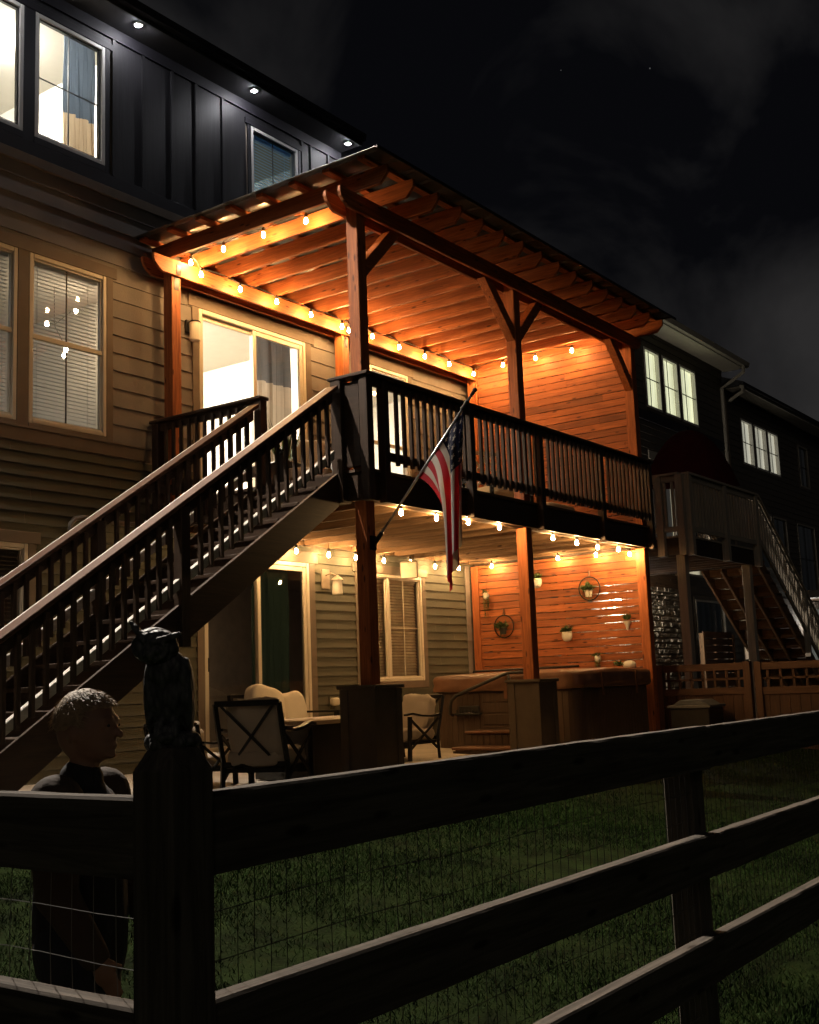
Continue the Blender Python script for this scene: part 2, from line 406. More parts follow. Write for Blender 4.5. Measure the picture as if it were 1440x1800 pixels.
# openings (x0,x1,z0,z1)
LW = [(-2.90, -1.86, 3.60, 5.41), (-1.72, -.72, 3.60, 5.41)]         # main floor pair
UW = [(-2.86, -1.82, 6.70, 8.13), (-1.68, -.74, 6.70, 8.13)]         # top floor pair
SW = (1.64, 2.57, 7.15, 8.12)                                        # small top window
US = (.67, 2.62, 2.97, 5.40)                                         # main floor slider
UD = (4.02, 4.96, 3.10, 5.40)                                        # second main floor door
LS = (.70, 2.58, .06, 2.43)                                          # lower slider
LWN = (3.62, 5.11, .88, 2.38)                                        # lower window
LL = (-2.9, -1.70, 1.45, 2.36)                                       # lower left window
opens = [*LW, *UW, SW, US, UD, LS, LWN, LL]
XR = 7.0
sheath('sheathing', M['dim_plaster'], -9, XR, -.35, 6.36, opens)
sheath('top_sheathing', M['dim_plaster'], -9, 3.5, 6.36, 8.42, opens)
T = .10
def grow(o, s=.1, t=.1, b=.1): return (o[0]-s, o[1]+s, o[2]-b, o[3]+t)
cut = [grow(LW[0]), grow(LW[1]), grow(US, .1, .1, .0), grow(UD, .1, .1, .1), grow(LS, .09, .08, .0), grow(LWN, .09, .12, .09), grow(LL)]
siding('lower_siding', M['siding'], -9, XR, .0, 3.38, .122, cut, t=.02)
siding('main_siding', M['siding_tan'], -9, XR, 3.56, 6.36, .203, cut)
MB().box(-9, -.1, -.022, 0, 3.40, 3.535).box(-9, XR, -.035, 0, 6.36, 6.47).box(-9, -.1, -.034, 0, 3.535, 3.56).build('band_board', M['trim'], house, bevel=.004)
B(-9, 3.5, -.03, 0, 6.47, 6.62).build('skirt_board', M['slate_trim'], house, bevel=.004)
# board and batten
b = MB(); xs = [-9+.452*i for i in range(29)]
bo = [(o[0]-.06, o[1]+.06, o[2]-.08, o[3]+.08) for o in (*UW, SW)]
edges = [-.56, -.18, .27, .67, 1.13, 1.58, 1.64-.06]
x = -9
bb = [-9+.45*i for i in range(16)]+[-1.75, -.62]+[-.18, .27, .67, 1.13, 1.55, 2.66, 2.85, 3.22, 3.5]
bb = sorted(set(bb))
for i in range(len(bb)-1):
    x0, x1 = bb[i]+.0015, bb[i+1]-.0015
    segs = [(6.62, 8.42)]
    for o in bo:
        if o[0] < (x0+x1)/2 < o[1]: segs = [(6.62, o[2]), (o[3], 8.42)]
    for z0, z1 in segs: b.box(x0, x1, -.012, 0, z0, z1)
for x in bb[1:-1]:
    if any(o[0]-.03 < x < o[1]+.03 for o in bo): continue
    b.box(x-.022, x+.022, -.031, -.012, 6.62, 8.28)
b.build('slate_boards', M['slate'], house)
MB().box(-9, 3.5, -.035, -.012, 8.28, 8.42).box(3.44, 3.52, -.034, .1, 6.47, 8.28).build('frieze_board', M['slate_trim'], house)
# eave
B(-9.3, 3.50, -.40, 0, 8.42, 8.45).build('soffit', M['soffit'], house)
B(-9.3, 3.50, -.425, -.40, 8.40, 8.56).build('fascia', M['soffit'], house, bevel=.004)
MB().prism([(-.425, 8.45), (-.49, 8.465), (-.505, 8.55), (-.495, 8.55), (-.482, 8.478), (-.425, 8.465)], 'x', -9.3, 3.50).build('gutter', M['slate_trim'], house)
MB().prism([(-.44, 8.565), (4.0, 10.3), (8.6, 8.565), (8.6, 8.5), (-.396, 8.5), (-.396, 8.562)], 'x', -9.3, 3.50).build('roof', M['roof'], house)
MB().prism([(-.02, 6.0), (6, 6.0), (6, 6.06), (-.02, 6.06)], 'x', 3.52, 7.05).build('low_roof', M['roof'], house)
B(-9, 3.5, 8.0, 8.1, -.3, 8.5).build('rear_wall', M['dim_plaster'], house)
MB().box(3.5, 3.58, .1, 8, 6.0, 8.5).box(XR-.06, XR+.02, .13, 8, -.3, 6.0).build('side_wall', M['siding'], house)
# corner trim at the screen and downspout beside the pergola
B(6.28, 6.40, -.03, -.016, .0, 2.62).build('corner_board', M['siding_tan'], house, bevel=.004)

def window(o, vinyl, trim=None, head=.14, grid='2x2', meeting=False, blind=None, parent=house, slider=False, sideT=.1, sill=True, fw=.05, glassm=None, mullx=None):
    x0, x1, z0, z1 = o
    w = MB(); y0, y1 = -.022, .06
    w.box(x0, x0+fw, y0, y1, z0, z1).box(x1-fw, x1, y0, y1, z0, z1).box(x0+fw, x1-fw, y0, y1, z1-fw, z1).box(x0+fw, x1-fw, y0, y1, z0, z0+fw)
    win = w.build('window', vinyl, parent, bevel=.006)
    i0, i1, j0, j1 = x0+fw, x1-fw, z0+fw, z1-fw
    if mullx is not None:
        B(mullx-.032, mullx+.032, -.012, .055, j0, j1).build('mullion', vinyl, win, bevel=.004)
    s = MB(); d = .018
    panes = [(i0, i1)] if mullx is None else [(i0, mullx-.032), (mullx+.032, i1)]
    for a, c in panes:
        s.box(a, a+d, .0, .04, j0, j1).box(c-d, c, .0, .04, j0, j1).box(a+d, c-d, .0, .04, j0, j0+d).box(a+d, c-d, .0, .04, j1-d, j1)
    s.build('sash', M['sash'] if vinyl is M['white_vinyl'] else vinyl, win)
    if meeting:
        zm = (j0+j1)/2+.02
        B(i0, i1, -.012, .03, zm-.026, zm+.026).build('meeting_rail', vinyl, win, bevel=.004)
    g = MB()
    for a, c in panes[-1:] if mullx is not None else panes:
        if grid:
            g.box((a+c)/2-.007, (a+c)/2+.007, .024, .034, j0, j1)
            if grid == '2x2': g.box(a, c, .025, .033, (j0+j1)/2-.007, (j0+j1)/2+.007)
    if g.v: g.build('muntin', M['sash'] if vinyl is not M['vinyl'] or meeting else vinyl, win)
    q = MB()
    for a, c in panes: q.add([(a, .03, j0), (c, .03, j0), (c, .03, j1), (a, .03, j1)], [(0, 1, 2, 3)])
    q.build('pane', glassm or M['glass'], win)
    if blind:
        tilt, zt, bm = blind; b = MB(); z = zt
        while z < j1-.05:
            dy = .021*math.cos(tilt); dz = .021*math.sin(tilt); yc = .085
            b.add([(i0+.01, yc-dy, z-dz), (i1-.01, yc-dy, z-dz), (i1-.01, yc, z+.003), (i0+.01, yc, z+.003), (i1-.01, yc+dy, z+dz), (i0+.01, yc+dy, z+dz)],
                  [(0, 1, 2, 3), (3, 2, 4, 5)]); z += .0415
        b.box(i0+.01, i1-.01, .06, .11, j1-.045, j1)
        for xx in (i0+.12, i1-.12): b.box(xx-.002, xx+.002, .084, .088, zt, j1)
        b.build('blind', bm, win)
    if trim:
        t = MB(); yt = -.024
        t.box(x0-sideT, x0, yt, .0, z0-(.1 if sill else 0), z1).box(x1, x1+sideT, yt, .0, z0-(.1 if sill else 0), z1)
        t.box(x0-sideT-.05, x1+sideT+.05, yt-.006, .0, z1, z1+head)
        if sill: t.box(x0, x1, yt-.004, .0, z0-.1, z0)
        t.build('trim', trim, win, bevel=.004)
    return win
# left main-floor pair shares trim
def pair_trim(ws, m, side, head, sillh, y=-.024):
    (a0, a1, z0, z1), (b0, b1, _, _) = ws; t = MB()
    t.box(a0-side, a0, y, 0, z0-sillh, z1).box(a1, b0, y, 0, z0-sillh, z1).box(b1, b1+side, y, 0, z0-sillh, z1)
    t.box(a0-side-.05, b1+side+.05, y-.006, 0, z1, z1+head).box(a0, a1, y-.004, 0, z0-sillh, z0).box(b0, b1, y-.004, 0, z0-sillh, z0)
    t.build('window_trim', m, house, bevel=.004)
pair_trim(LW, M['trim'], .09, .13, .06); pair_trim(UW, M['slate_trim'], .065, .08, .08)
window(LW[0], M['vinyl'], None, .13, 'v', True, (.02, 3.66, M['blind']), sideT=.07)
window(LW[1], M['vinyl'], None, .13, 'v', True, (.08, 3.70, M['blind']), sideT=.07)
window(UW[0], M['white_vinyl'], None, .08, None, False, sideT=.065)
window(UW[1], M['white_vinyl'], None, .08, '2x2', False, sideT=.065)
M['blue_blind'] = translucent('blue_grey_blind', (.30, .42, .55), .4)
window(SW, M['white_vinyl'], M['slate_trim'], .08, 'v', False, (.30, 7.2, M['blue_blind']), sideT=.06)
window(UD, M['vinyl'], M['trim'], .13, None, True, None, sideT=.09)
window(LWN, M['vinyl'], M['trim'], .12, '2x2', False, (1.05, .95, mat('tan_blind', (.58, .48, .34), .7, bump=0)), sideT=.09, mullx=4.29)
window(LL, M['vinyl'], M['trim'], .12, None, False, (.9, 1.5, mat('dim_blind', (.2, .17, .13), .7, bump=0)), sideT=.09)

def slider_door(o, parent=house):
    x0, x1, z0, z1 = o; f = .055; xm = (x0+x1)/2
    w = MB(); w.box(x0, x0+f, -.025, .09, z0, z1).box(x1-f, x1, -.025, .09, z0, z1).box(x0+f, x1-f, -.025, .09, z1-f, z1).box(x0+f, x1-f, -.025, .09, z0, z0+.04)
    d = w.build('sliding_door', M['vinyl'], parent, bevel=.006)
    for k, (a, c, y) in enumerate(((x0+f, xm+.04, .045), (xm-.03, x1-f, .005))):
        s = .06; p = MB()
        p.box(a, a+s, y-.018, y+.018, z0+.04, z1-f).box(c-s, c, y-.018, y+.018, z0+.04, z1-f).box(a+s, c-s, y-.018, y+.018, z1-f-s, z1-f).box(a+s, c-s, y-.018, y+.018, z0+.04, z0+.13)
        pn = p.build('door_panel', M['vinyl'], d, bevel=.005)
        MB().add([(a+s, y, z0+.13), (c-s, y, z0+.13), (c-s, y, z1-f-s), (a+s, y, z1-f-s)], [(0, 1, 2, 3)]).build('door_glass', M['glass'], d)
    MB().box(x0+f+.015, x0+f+.045, .0, .026, z0+1.0, z0+1.16).build('door_handle', M['black_metal'], d, bevel=.006)
    t = MB(); t.box(x0-.11, x0, -.026, 0, z0, z1).box(x1, x1+.11, -.026, 0, z0, z1).box(x0-.17, x1+.17, -.032, 0, z1, z1+.15)
    t.build('trim', M['trim'], d, bevel=.004)
    return d
slider_door(US); slider_door(LS)

# rooms behind the glass
def room(x0, x1, y1, z0, z1, m, name='room'):
    b = MB()
    b.add([(x0,.13,z0),(x1,.13,z0),(x1,y1,z0),(x0,y1,z0),(x0,.13,z1),(x1,.13,z1),(x1,y1,z1),(x0,y1,z1)],
          [(0,1,2,3),(7,6,5,4),(1,5,6,2),(2,6,7,3),(3,7,4,0)])
    return b.build(name, m, house)
room(-5, -.25, 3.6, 6.2, 8.41, M['plaster'], 'bedroom')
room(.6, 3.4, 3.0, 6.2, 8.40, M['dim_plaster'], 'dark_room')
room(-5, .2, 4.2, 2.93, 5.65, M['plaster'], 'front_room')
room(.3, 3.35, 4.2, 2.93, 5.65, M['plaster'], 'living_room')
room(3.45, 6.9, 3.4, 2.94, 5.64, M['plaster'], 'kitchen')
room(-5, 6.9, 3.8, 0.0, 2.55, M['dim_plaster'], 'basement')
def lamp_disc(x, y, z, r, m, label, name='ceiling_lamp'):
    t = thing(name, (x, y, z), label, 'ceiling lamp')
    MB().lathe([(.01, -.085), (r*.55, -.075), (r*.85, -.05), (r, -.015), (r, -.003)], (x, y, z), 24).build('lamp_shade', m, t, smooth=True)
    MB().lathe([(r*1.04, -.003), (r*1.04, .0)], (x, y, z), 24).build('lamp_rim', M['steel'], t)
    return t
lamp_disc(-1.42, 1.15, 8.405, .2, emit('bedroom_lamp', (1, .95, .87), 560), 'glowing round ceiling lamp seen through the top left window')
lamp_disc(1.1, 1.8, 5.645, .3, emit('assumed_living_lamp', (1, .88, .72), 800), 'assumed bright ceiling lamp inside behind the upper sliding door')  # assumed source for the bright room behind the door
lamp_disc(-2.6, 2.2, 5.645, .25, emit('assumed_front_lamp', (.94, .97, 1), 17), 'assumed ceiling lamp in the room behind the left window blinds')  # lamp assumed from the glow behind the blinds
lamp_disc(2.2, 2.4, 8.395, .15, emit('side_room_lamp', (.5, .78, 1), 520), 'added bluish lamp brightening the small blue blind from behind')  # lamp added to brighten the blind
lamp_disc(2.6, 2.6, 2.545, .2, emit('added_basement_lamp', (1, .72, .45), 45), 'added dim ceiling lamp inside behind the lower sliding door')  # lamp added to lift the dark lower room
lamp_disc(4.9, 1.6, 5.635, .25, emit('assumed_kitchen_lamp', (1, .86, .68), 260), 'assumed ceiling lamp in the room behind the far deck door')  # assumed lamp brightening the far room
# chandelier behind the blinds
ch = thing('chandelier', (-.45, 1.25, 5.65), 'small chandelier with glowing warm bulbs behind the left window blinds', 'chandelier')
MB().tube([(-.45, 1.25, 5.65), (-.45, 1.25, 5.2)], .003).tube([(-.66, 1.1, 5.17), (-.45, 1.25, 5.2), (-.26, 1.1, 5.42)], .003).tube([(-.45, 1.25, 5.2), (-.40, 1.15, 4.98)], .003).build('chandelier_arm', M['black_metal'], ch)
for q in ((-.68, 1.08, 5.12), (-.27, 1.08, 5.38), (-.38, 1.12, 4.88), (-.42, 1.10, 4.80)):
    MB().ell(q, (.024, .024, .034), nu=12, nv=8).build('chandelier_bulb', M['chand'], ch, smooth=True)
t = thing('pendant_lamp', (1.95, 2.0, 5.65), 'small dark pendant lamp hanging inside the bright upper sliding door', 'pendant lamp')
MB().tube([(1.95, 2.0, 5.65), (1.95, 2.0, 4.86)], .006).build('lamp_cord', M['black_metal'], t)
MB().lathe([(.02, 0), (.03, -.02), (.14, -.06), (.145, -.075), (.02, -.04)], (1.95, 2.0, 4.88), 20).build('lamp_shade', M['steel'], t)
# curtains
def curtain(name, x0, x1, y, z0, z1, zs, top, bot, label, amp=.03, freq=38):
    b = MB(); n = 70; nz = 8; vs = []
    for j in range(nz+1):
        z = z0+(z1-z0)*j/nz
        for i in range(n+1):
            x = x0+(x1-x0)*i/n; ph = .8*math.sin(i*.23)
            vs.append((x+.01*math.sin(j+i*.3), y+amp*math.sin(freq*(x-x0)+ph)*(1.1-.3*j/nz)+.01*math.sin(2.7*i), z))
    b.add(vs, [(j*(n+1)+i, j*(n+1)+i+1, (j+1)*(n+1)+i+1, (j+1)*(n+1)+i) for j in range(nz) for i in range(n)])
    m, t, bs = newmat(name+'_cloth'); tc = N(t, 'ShaderNodeTexCoord'); sp = N(t, 'ShaderNodeSeparateXYZ'); t.links.new(tc.outputs['Object'], sp.inputs[0])
    c = N(t, 'ShaderNodeMath', operation='GREATER_THAN'); c.inputs[1].default_value = zs-z0; t.links.new(sp.outputs['Z'], c.inputs[0])
    r = ramp(t, c.outputs[0], (0, bot), (1, top)); t.links.new(r.outputs[0], bs.inputs['Base Color']); bs.inputs['Roughness'].default_value = .9
    tl = N(t, 'ShaderNodeBsdfTranslucent'); t.links.new(r.outputs[0], tl.inputs['Color']); mxs = N(t, 'ShaderNodeMixShader'); mxs.inputs[0].default_value = .25
    out = t.nodes['Material Output']; t.links.new(bs.outputs[0], mxs.inputs[1]); t.links.new(tl.outputs[0], mxs.inputs[2]); t.links.new(mxs.outputs[0], out.inputs['Surface'])
    o = b.build(name, m, smooth=True); return tag(o, label, 'curtain')
curtain('curtain', -1.13, -.70, .22, 6.6, 8.25, 7.29, (.10, .125, .16), (.55, .42, .28), 'curtain of slate blue over beige in the top floor window')
curtain('curtain', 1.84, 2.50, .16, 3.0, 5.36, 4.78, (.085, .08, .078), (.34, .27, .2), 'charcoal and taupe curtain inside the upper sliding door')
curtain('curtain', 1.70, 2.36, .17, .15, 2.36, .2, (.03, .065, .055), (.03, .065, .055), 'dark green curtain inside the lower sliding door')
curtain('curtain', 3.66, 4.26, .2, .9, 2.3, .2, (.16, .13, .1), (.16, .13, .1), 'brown curtain behind the left sash of the lower window')

# soffit lights; the two leftmost are assumed, added out of view for their light
for i, (x, lb) in enumerate(((-4.34, 'assumed white soffit light at the far left of the eave'), (-2.42, 'assumed white soffit light above the left pair of top windows'), (-.5, 'white soffit light just right of the tall top window'),
              (1.42, 'white soffit light above the small top window'), (3.33, 'white soffit light at the roof end above the pergola corner'))):
    t = thing('soffit_light', (x, -.3, 8.42), lb, 'soffit light', 'white lights along the eave')
    MB().lathe([(.05, -.012), (.06, 0)], (x, -.3, 8.42), 20).build('light_ring', M['white_vinyl'], t)
    MB().lathe([(.003, -.026), (.012, -.025), (.018, -.02), (.02, -.013)], (x, -.3, 8.42), 16).build('light_lens', M['soffit_led'], t, smooth=True)

# assumed flood light out of view, added to light fence tops and stair rails
t = thing('flood_light', (-3.3, -.45, 8.42), 'assumed white flood light added under the left end of the eave', 'flood light')
fdir = Vector((-.12, -.74, -.68)).normalized()
MB().lathe([(.03, -.10), (.085, -.02), (.09, .095), (.084, .095), (.08, .0)], Vector((-3.3, -.45, 8.28)), 20, fdir).tube([(-3.3, -.45, 8.42), (-3.3, -.45, 8.30)], .02, 8).build('assumed_flood_housing', M['white_vinyl'], t)  # deep rim keeps the assumed light off the house wall
MB().lathe([(.078, .004), (.03, .012), (.004, .014)], Vector((-3.3, -.45, 8.28)), 20, fdir).build('assumed_flood_lens', M['flood'], t)

# ------------------------------------------------------------------ deck
XE = 6.56
deck = thing('wooden_deck', (3.2, -1.5, 0), 'raised wooden deck with dark stained railing on tall posts', 'deck')
PX = (0.0, 3.09, 6.42)
for x in PX:
    B(x, x+.14, -2.98, -2.84, pz(-3)+.005, 2.62).build('deck_post', M['cedar_z'], deck, bevel=.006)
B(-.04, XE, -3.02, -2.982, 2.62, 2.895).build('rim_joist', M['stain_x'], deck, bevel=.003)
B(-.04, 0, -2.982, -.04, 2.62, 2.895).build('rim_joist', M['stain_y'], deck, bevel=.003)
B(XE-.04, XE, -2.982, -.04, 2.62, 2.895).build('rim_joist', M['stain_y'], deck, bevel=.003)
B(.0, XE-.04, -2.84, -2.80, 2.63, 2.80).build('drop_beam', M['frame_x'], deck, bevel=.003)
B(0, XE-.04, -.055, -.017, 2.645, 2.895).build('ledger', M['frame_x'], deck, bevel=.003)
for k in range(14):
    x = .02+.488*k
    B(x, x+.038, -2.80, -.055, 2.645+rj(.003), 2.893).build('joist', M['frame_y'], deck, bevel=.003)
b = MB(); y = -3.05
while y < -.03:
    b.box(-.06, XE+.02, y, min(y+.135, -.018), 2.897, 2.925); y += .141
b.build('decking', mat('deck_board', (.11, .07, .045), .7, var=.2, scale=12, island=.2), deck)
def post4(x, y, z0, z1, w=.09, parent=deck, name='rail_post', m='stain_z'):
    return B(x-w/2, x+w/2, y-w/2, y+w/2, z0, z1).build(name, M[m], parent, bevel=.005)
YR = -3.065
for x in (.215, 1.80, 3.35, 4.98, 6.52): post4(x, YR, 2.60, 3.835)
B(-.02, XE+.03, YR-.075, YR+.075, 3.838, 3.872).build('rail_cap', M['stain_x'], deck, bevel=.006)
B(.0, XE, YR-.02, YR+.02, 3.75, 3.836).build('top_rail', M['stain_x'], deck, bevel=.003)
B(.26, XE, YR-.02, YR+.02, 3.03, 3.115).build('bottom_rail', M['stain_x'], deck, bevel=.003)
rp_x = (.215, 1.80, 3.35, 4.98, 6.52)
for a, c in zip(rp_x[:-1], rp_x[1:]):
    n = round((c-a-.09)/.122)-1
    for k in range(n):
        x = a+.045+(c-a-.09)*(k+1)/(n+1)
        B(x-.018, x+.018, YR-.058, YR-.021, 2.985, 3.80).build('baluster', M['stain_z'], deck, bevel=.003)
# left side of the deck: corner cluster, stair opening, return rail
post4(-.055, -2.73, 2.60, 3.835, .13); post4(-.05, -3.06, 2.60, 3.835, .10)
B(-.13, .02, -3.14, -2.64, 3.838, 3.872).build('rail_cap', M['stain_y'], deck, bevel=.006)
B(-.075, -.035, -2.99, -2.80, 2.95, 3.80).build('corner_panel', M['stain_y'], deck)
post4(-.05, -1.66, 2.60, 3.835, .10)
post4(-.05, -.09, 2.60, 3.835, .10)
B(-.125, .025, -1.72, -.02, 3.838, 3.872).build('rail_cap', M['stain_y'], deck, bevel=.006)
B(-.07, -.03, -1.61, -.14, 3.75, 3.836).build('top_rail', M['stain_y'], deck, bevel=.003)
B(-.07, -.03, -1.61, -.14, 3.03, 3.115).build('bottom_rail', M['stain_y'], deck, bevel=.003)
for k in range(11):
    y = -1.61+1.47*(k+1)/12
    B(-.106, -.071, y-.018, y+.018, 2.985, 3.80).build('baluster', M['stain_z'], deck, bevel=.003)
# post pedestals
M['ped'] = mat('pedestal_board', (.105, .077, .049), .7, var=.12, bump=.15)
for x, lb in ((0.07, None), (3.16, None)):
    w = .20; cy_ = -2.91; z0 = pz(-3)
    bs = B(x-w, x+w, cy_-w, cy_+w, z0, .80).build('post_base', M['ped'], deck, bevel=.004)
    t = MB(); e = .012
    for sx in (-1, 1):
        for sy in (-1, 1):
            t.box(min(x+sx*(w+e), x+sx*(w-.07)), max(x+sx*(w+e), x+sx*(w-.07)), cy_+sy*w if sy > 0 else cy_-w-e, cy_+w+e if sy > 0 else cy_-w, z0, .797)
            t.box(x+sx*w if sx > 0 else x-w-e, x+w+e if sx > 0 else x-w, min(cy_+sy*w-sy*.002, cy_+sy*(w-.08)), max(cy_+sy*w-sy*.002, cy_+sy*(w-.08)), z0+.001, .796)
    t.build('base_trim', M['ped'], bs)
    B(x-w-.035, x+w+.035, cy_-w-.035, cy_+w+.035, .80, .835).build('base_cap', M['ped'], bs, bevel=.005)

# ------------------------------------------------------------------ stairs
stair = thing('staircase', (-2.2, -2.2, 0), 'dark wooden staircase with slatted railings climbing to the deck', 'stairs')
SL = .667; SX = -.12
def zs(x): return 2.925+SL*(x-SX)            # stringer top line
XB = SX-(2.925-.0)/SL
for y in (-2.72, -1.66):
    MB().prism([(SX, 2.90), (SX, 2.57), (XB+.42, -.03), (XB-.02, -.03), (XB-.02, .04)], 'y', y-.02, y+.02).build('stringer', M['stain_x'], stair, bevel=.003)
nst = 16; rise = 2.925/nst; run = rise/SL
for k in range(1, nst):
    x1 = SX-run*(k-1); z = 2.925-rise*k
    B(x1-run-.02, x1+.01, -2.70, -1.68, z-.036, z).build('tread', M['stain_y'], stair, bevel=.004)
    B(x1-.004, x1+.012, -2.70, -1.68, z, z+rise-.037).build('riser', M['stain_y'], stair)
XN = (-2.17, -4.42)
for y, cm in ((-2.72, 'cap_x'), (-1.66, 'cap_x')):
    for x in XN: post4(x, y, max(-.08, zs(x)-.36), zs(x)+.80, .10, stair, 'newel_post')
    x0, x1 = SX-.02, -4.46
    def seg(a, bx, off, w, h, nm, m, yy=y):
        MB().vbar((a, yy, zs(a)+off), (bx, yy, zs(bx)+off), w, h).build(nm, M[m], stair, bevel=.004)
    seg(x0, x1, .845, .14, .042, 'handrail', cm); MB().vbar((x0, y+.082, zs(x0)+.846), (x1, y+.082, zs(x1)+.846), .02, .036).build('handrail_lit_edge', M['pale_lit_x'], stair)  # added pale strip paints the lit far edge of the handrail
    yo = y
    for a, c in ((x0-.03, XN[0]+.05), (XN[0]-.05, XN[1]+.05)):
        seg(a, c, .765, .04, .11, 'top_rail', 'stain_x'); seg(a, c, .185, .05, .09, 'bottom_rail', 'pale_lit_x')
        n = round((a-c)/.122)-1
        for k in range(n):
            x = a+(c-a)*(k+1)/(n+1)
            B(x-.018, x+.018, yo-.058, yo-.022, zs(x)+.12, zs(x)+.79).build('baluster', M['stain_z'], stair, bevel=.003)

# ------------------------------------------------------------------ pergola
perg = thing('pergola', (3.2, -1.5, 2.93), 'cedar pergola roof on braced posts standing on the deck', 'pergola')
ZB, ZT = 5.56, 5.745
for x in PX:
    B(x, x+.14, -2.98, -2.84, 2.93, 5.74).build('pergola_post', M['cedar_z'], perg, bevel=.006)
    B(x, x+.14, -.28, -.14, 2.93, 5.74).build('pergola_post', M['cedar_z'], perg, bevel=.006)
def beam(y0, y1, name='beam'):
    L, Rr = -.30, 6.72
    e = [(L+.0, ZT), (L, ZT-.055), (L+.02, ZT-.10), (L+.065, ZT-.145), (L+.13, ZB)]
    poly = e+[(Rr-.13, ZB), (Rr-.065, ZT-.145), (Rr-.02, ZT-.10), (Rr, ZT-.055), (Rr, ZT)]
    return MB().prism(poly, 'y', y0, y1).build(name, M['cedar_x'], perg, bevel=.004)
beam(-3.022, -2.982); beam(-2.838, -2.798); beam(-.322, -.282); beam(-.138, -.098)
for x, sides in ((PX[0], (1,)), (PX[1], (-1, 1)), (PX[2], (-1,))):
    for s in sides:
        xp = x+.14 if s > 0 else x
        a, d = .64, .13
        MB().prism([(xp, ZB-a), (xp, ZB-a+d*1.42), (xp+s*(a-d*1.42), ZB), (xp+s*a, ZB)], 'y', -2.965, -2.855).build('brace', M['cedar_x'], perg, bevel=.005)
for k in range(16):
    x = -.05+.443*k
    MB().prism([(-.03, ZT+.002), (-.03, 5.928), (-3.43, 5.928), (-3.43, 5.845), (-3.335, ZT+.002)], 'x', x-.02, x+.02).build('rafter', M['cedar_y'], perg, bevel=.003)
for k in range(8):
    y = -.12-.453*k
    B(-.30, 6.78, y-.045, y+.045, 5.93, 5.97).build('purlin', M['cedar_x'], perg, bevel=.003)
rf = MB(); prof = []
x = -.36
while x < 6.86:
    prof += [(x, 5.972), (x+.03, 5.988), (x+.06, 5.988), (x+.09, 5.972)]; x += .305
n = len(prof)
rf.add([(a, y, z+dz) for dz in (0, .004) for y in (-.02, -3.52) for a, z in prof],
       [(i, i+1, n+i+1, n+i) for i in range(n-1)]+[(2*n+i, 3*n+i, 3*n+i+1, 2*n+i+1) for i in range(n-1)]+[(n+i, n+i+1, 3*n+i+1, 3*n+i) for i in range(n-1)]+[(0, n, 3*n, 2*n)])
rf.build('roof_panel', M['metal_panel'], perg)
MB().box(-.36, 6.86, -3.535, -3.525, 5.955, 5.992).build('drip_edge', M['black_metal'], perg)
b = MB()
x = -.36+.045
while x < 6.8:
    b.lathe([(.012, 0), (.012, .01), (.006, .016)], (x, -3.47, 5.991), 8); x += .61
b.build('roof_screw', M['steel'], perg)
for x in PX[:3]:
    MB().box(x+.035, x+.105, -.327, -.3225, 5.57, 5.69).box(x+.035, x+.105, -.2845, -.2805, 5.40, 5.555).build('strap_plate', M['black_metal'], perg)

# ------------------------------------------------------------------ slatted screens
def screen(z0, z1, e, gap, label, ybk=-.30, yfr=-2.86, nm='privacy_screen'):
    t = thing(nm, (6.47, -1.5, z0), label, 'screen')
    b = MB(); z = z0; row = 0
    while z < z1-.02:
        zb = min(z+e-gap-abs(rj(.002)), z1)
        # warped edges: split along y
        k = 10; js = sorted(random.uniform(ybk, yfr) for _ in range(2)) if random.random() < .35 else []
        ends = [yfr]+js[:1]+[ybk]
        for q in range(len(ends)-1):
            a, c = ends[q]+.001, ends[q+1]-.001; vs = []; fs = []
            for i in range(k+1):
                y = a+(c-a)*i/k; w0 = rj(.0016); w1 = rj(.0016)
                vs += [(6.452, y, z+w0), (6.452, y, zb+w1), (6.47, y, zb+w1), (6.47, y, z+w0)]
            for i in range(k):
                for j in range(4): fs.append((i*4+j, i*4+(j+1)%4, (i+1)*4+(j+1)%4, (i+1)*4+j))
            fs += [(0, 3, 2, 1), (k*4, k*4+1, k*4+2, k*4+3)]
            b.add(vs, fs)
        z += e; row += 1
    b.build('slat', M['cedar_y'], t)
    B(6.44, 6.53, ybk+.005, ybk+.13, z0, z1).build('screen_stile', M['cedar_z'], t, bevel=.005)
    MB().box(6.474, 6.51, -1.62, -1.53, z0, z1).build('batten', M['cedar_z'], t)
    return t
screen(2.93, 5.74, .107, .008, 'upper orange cedar plank screen at the end of the deck', -.32)
screen(pz(-3)+.08, 2.61, .108, .010, 'lower orange cedar slat screen behind the hot tub with hanging planters', -.16)

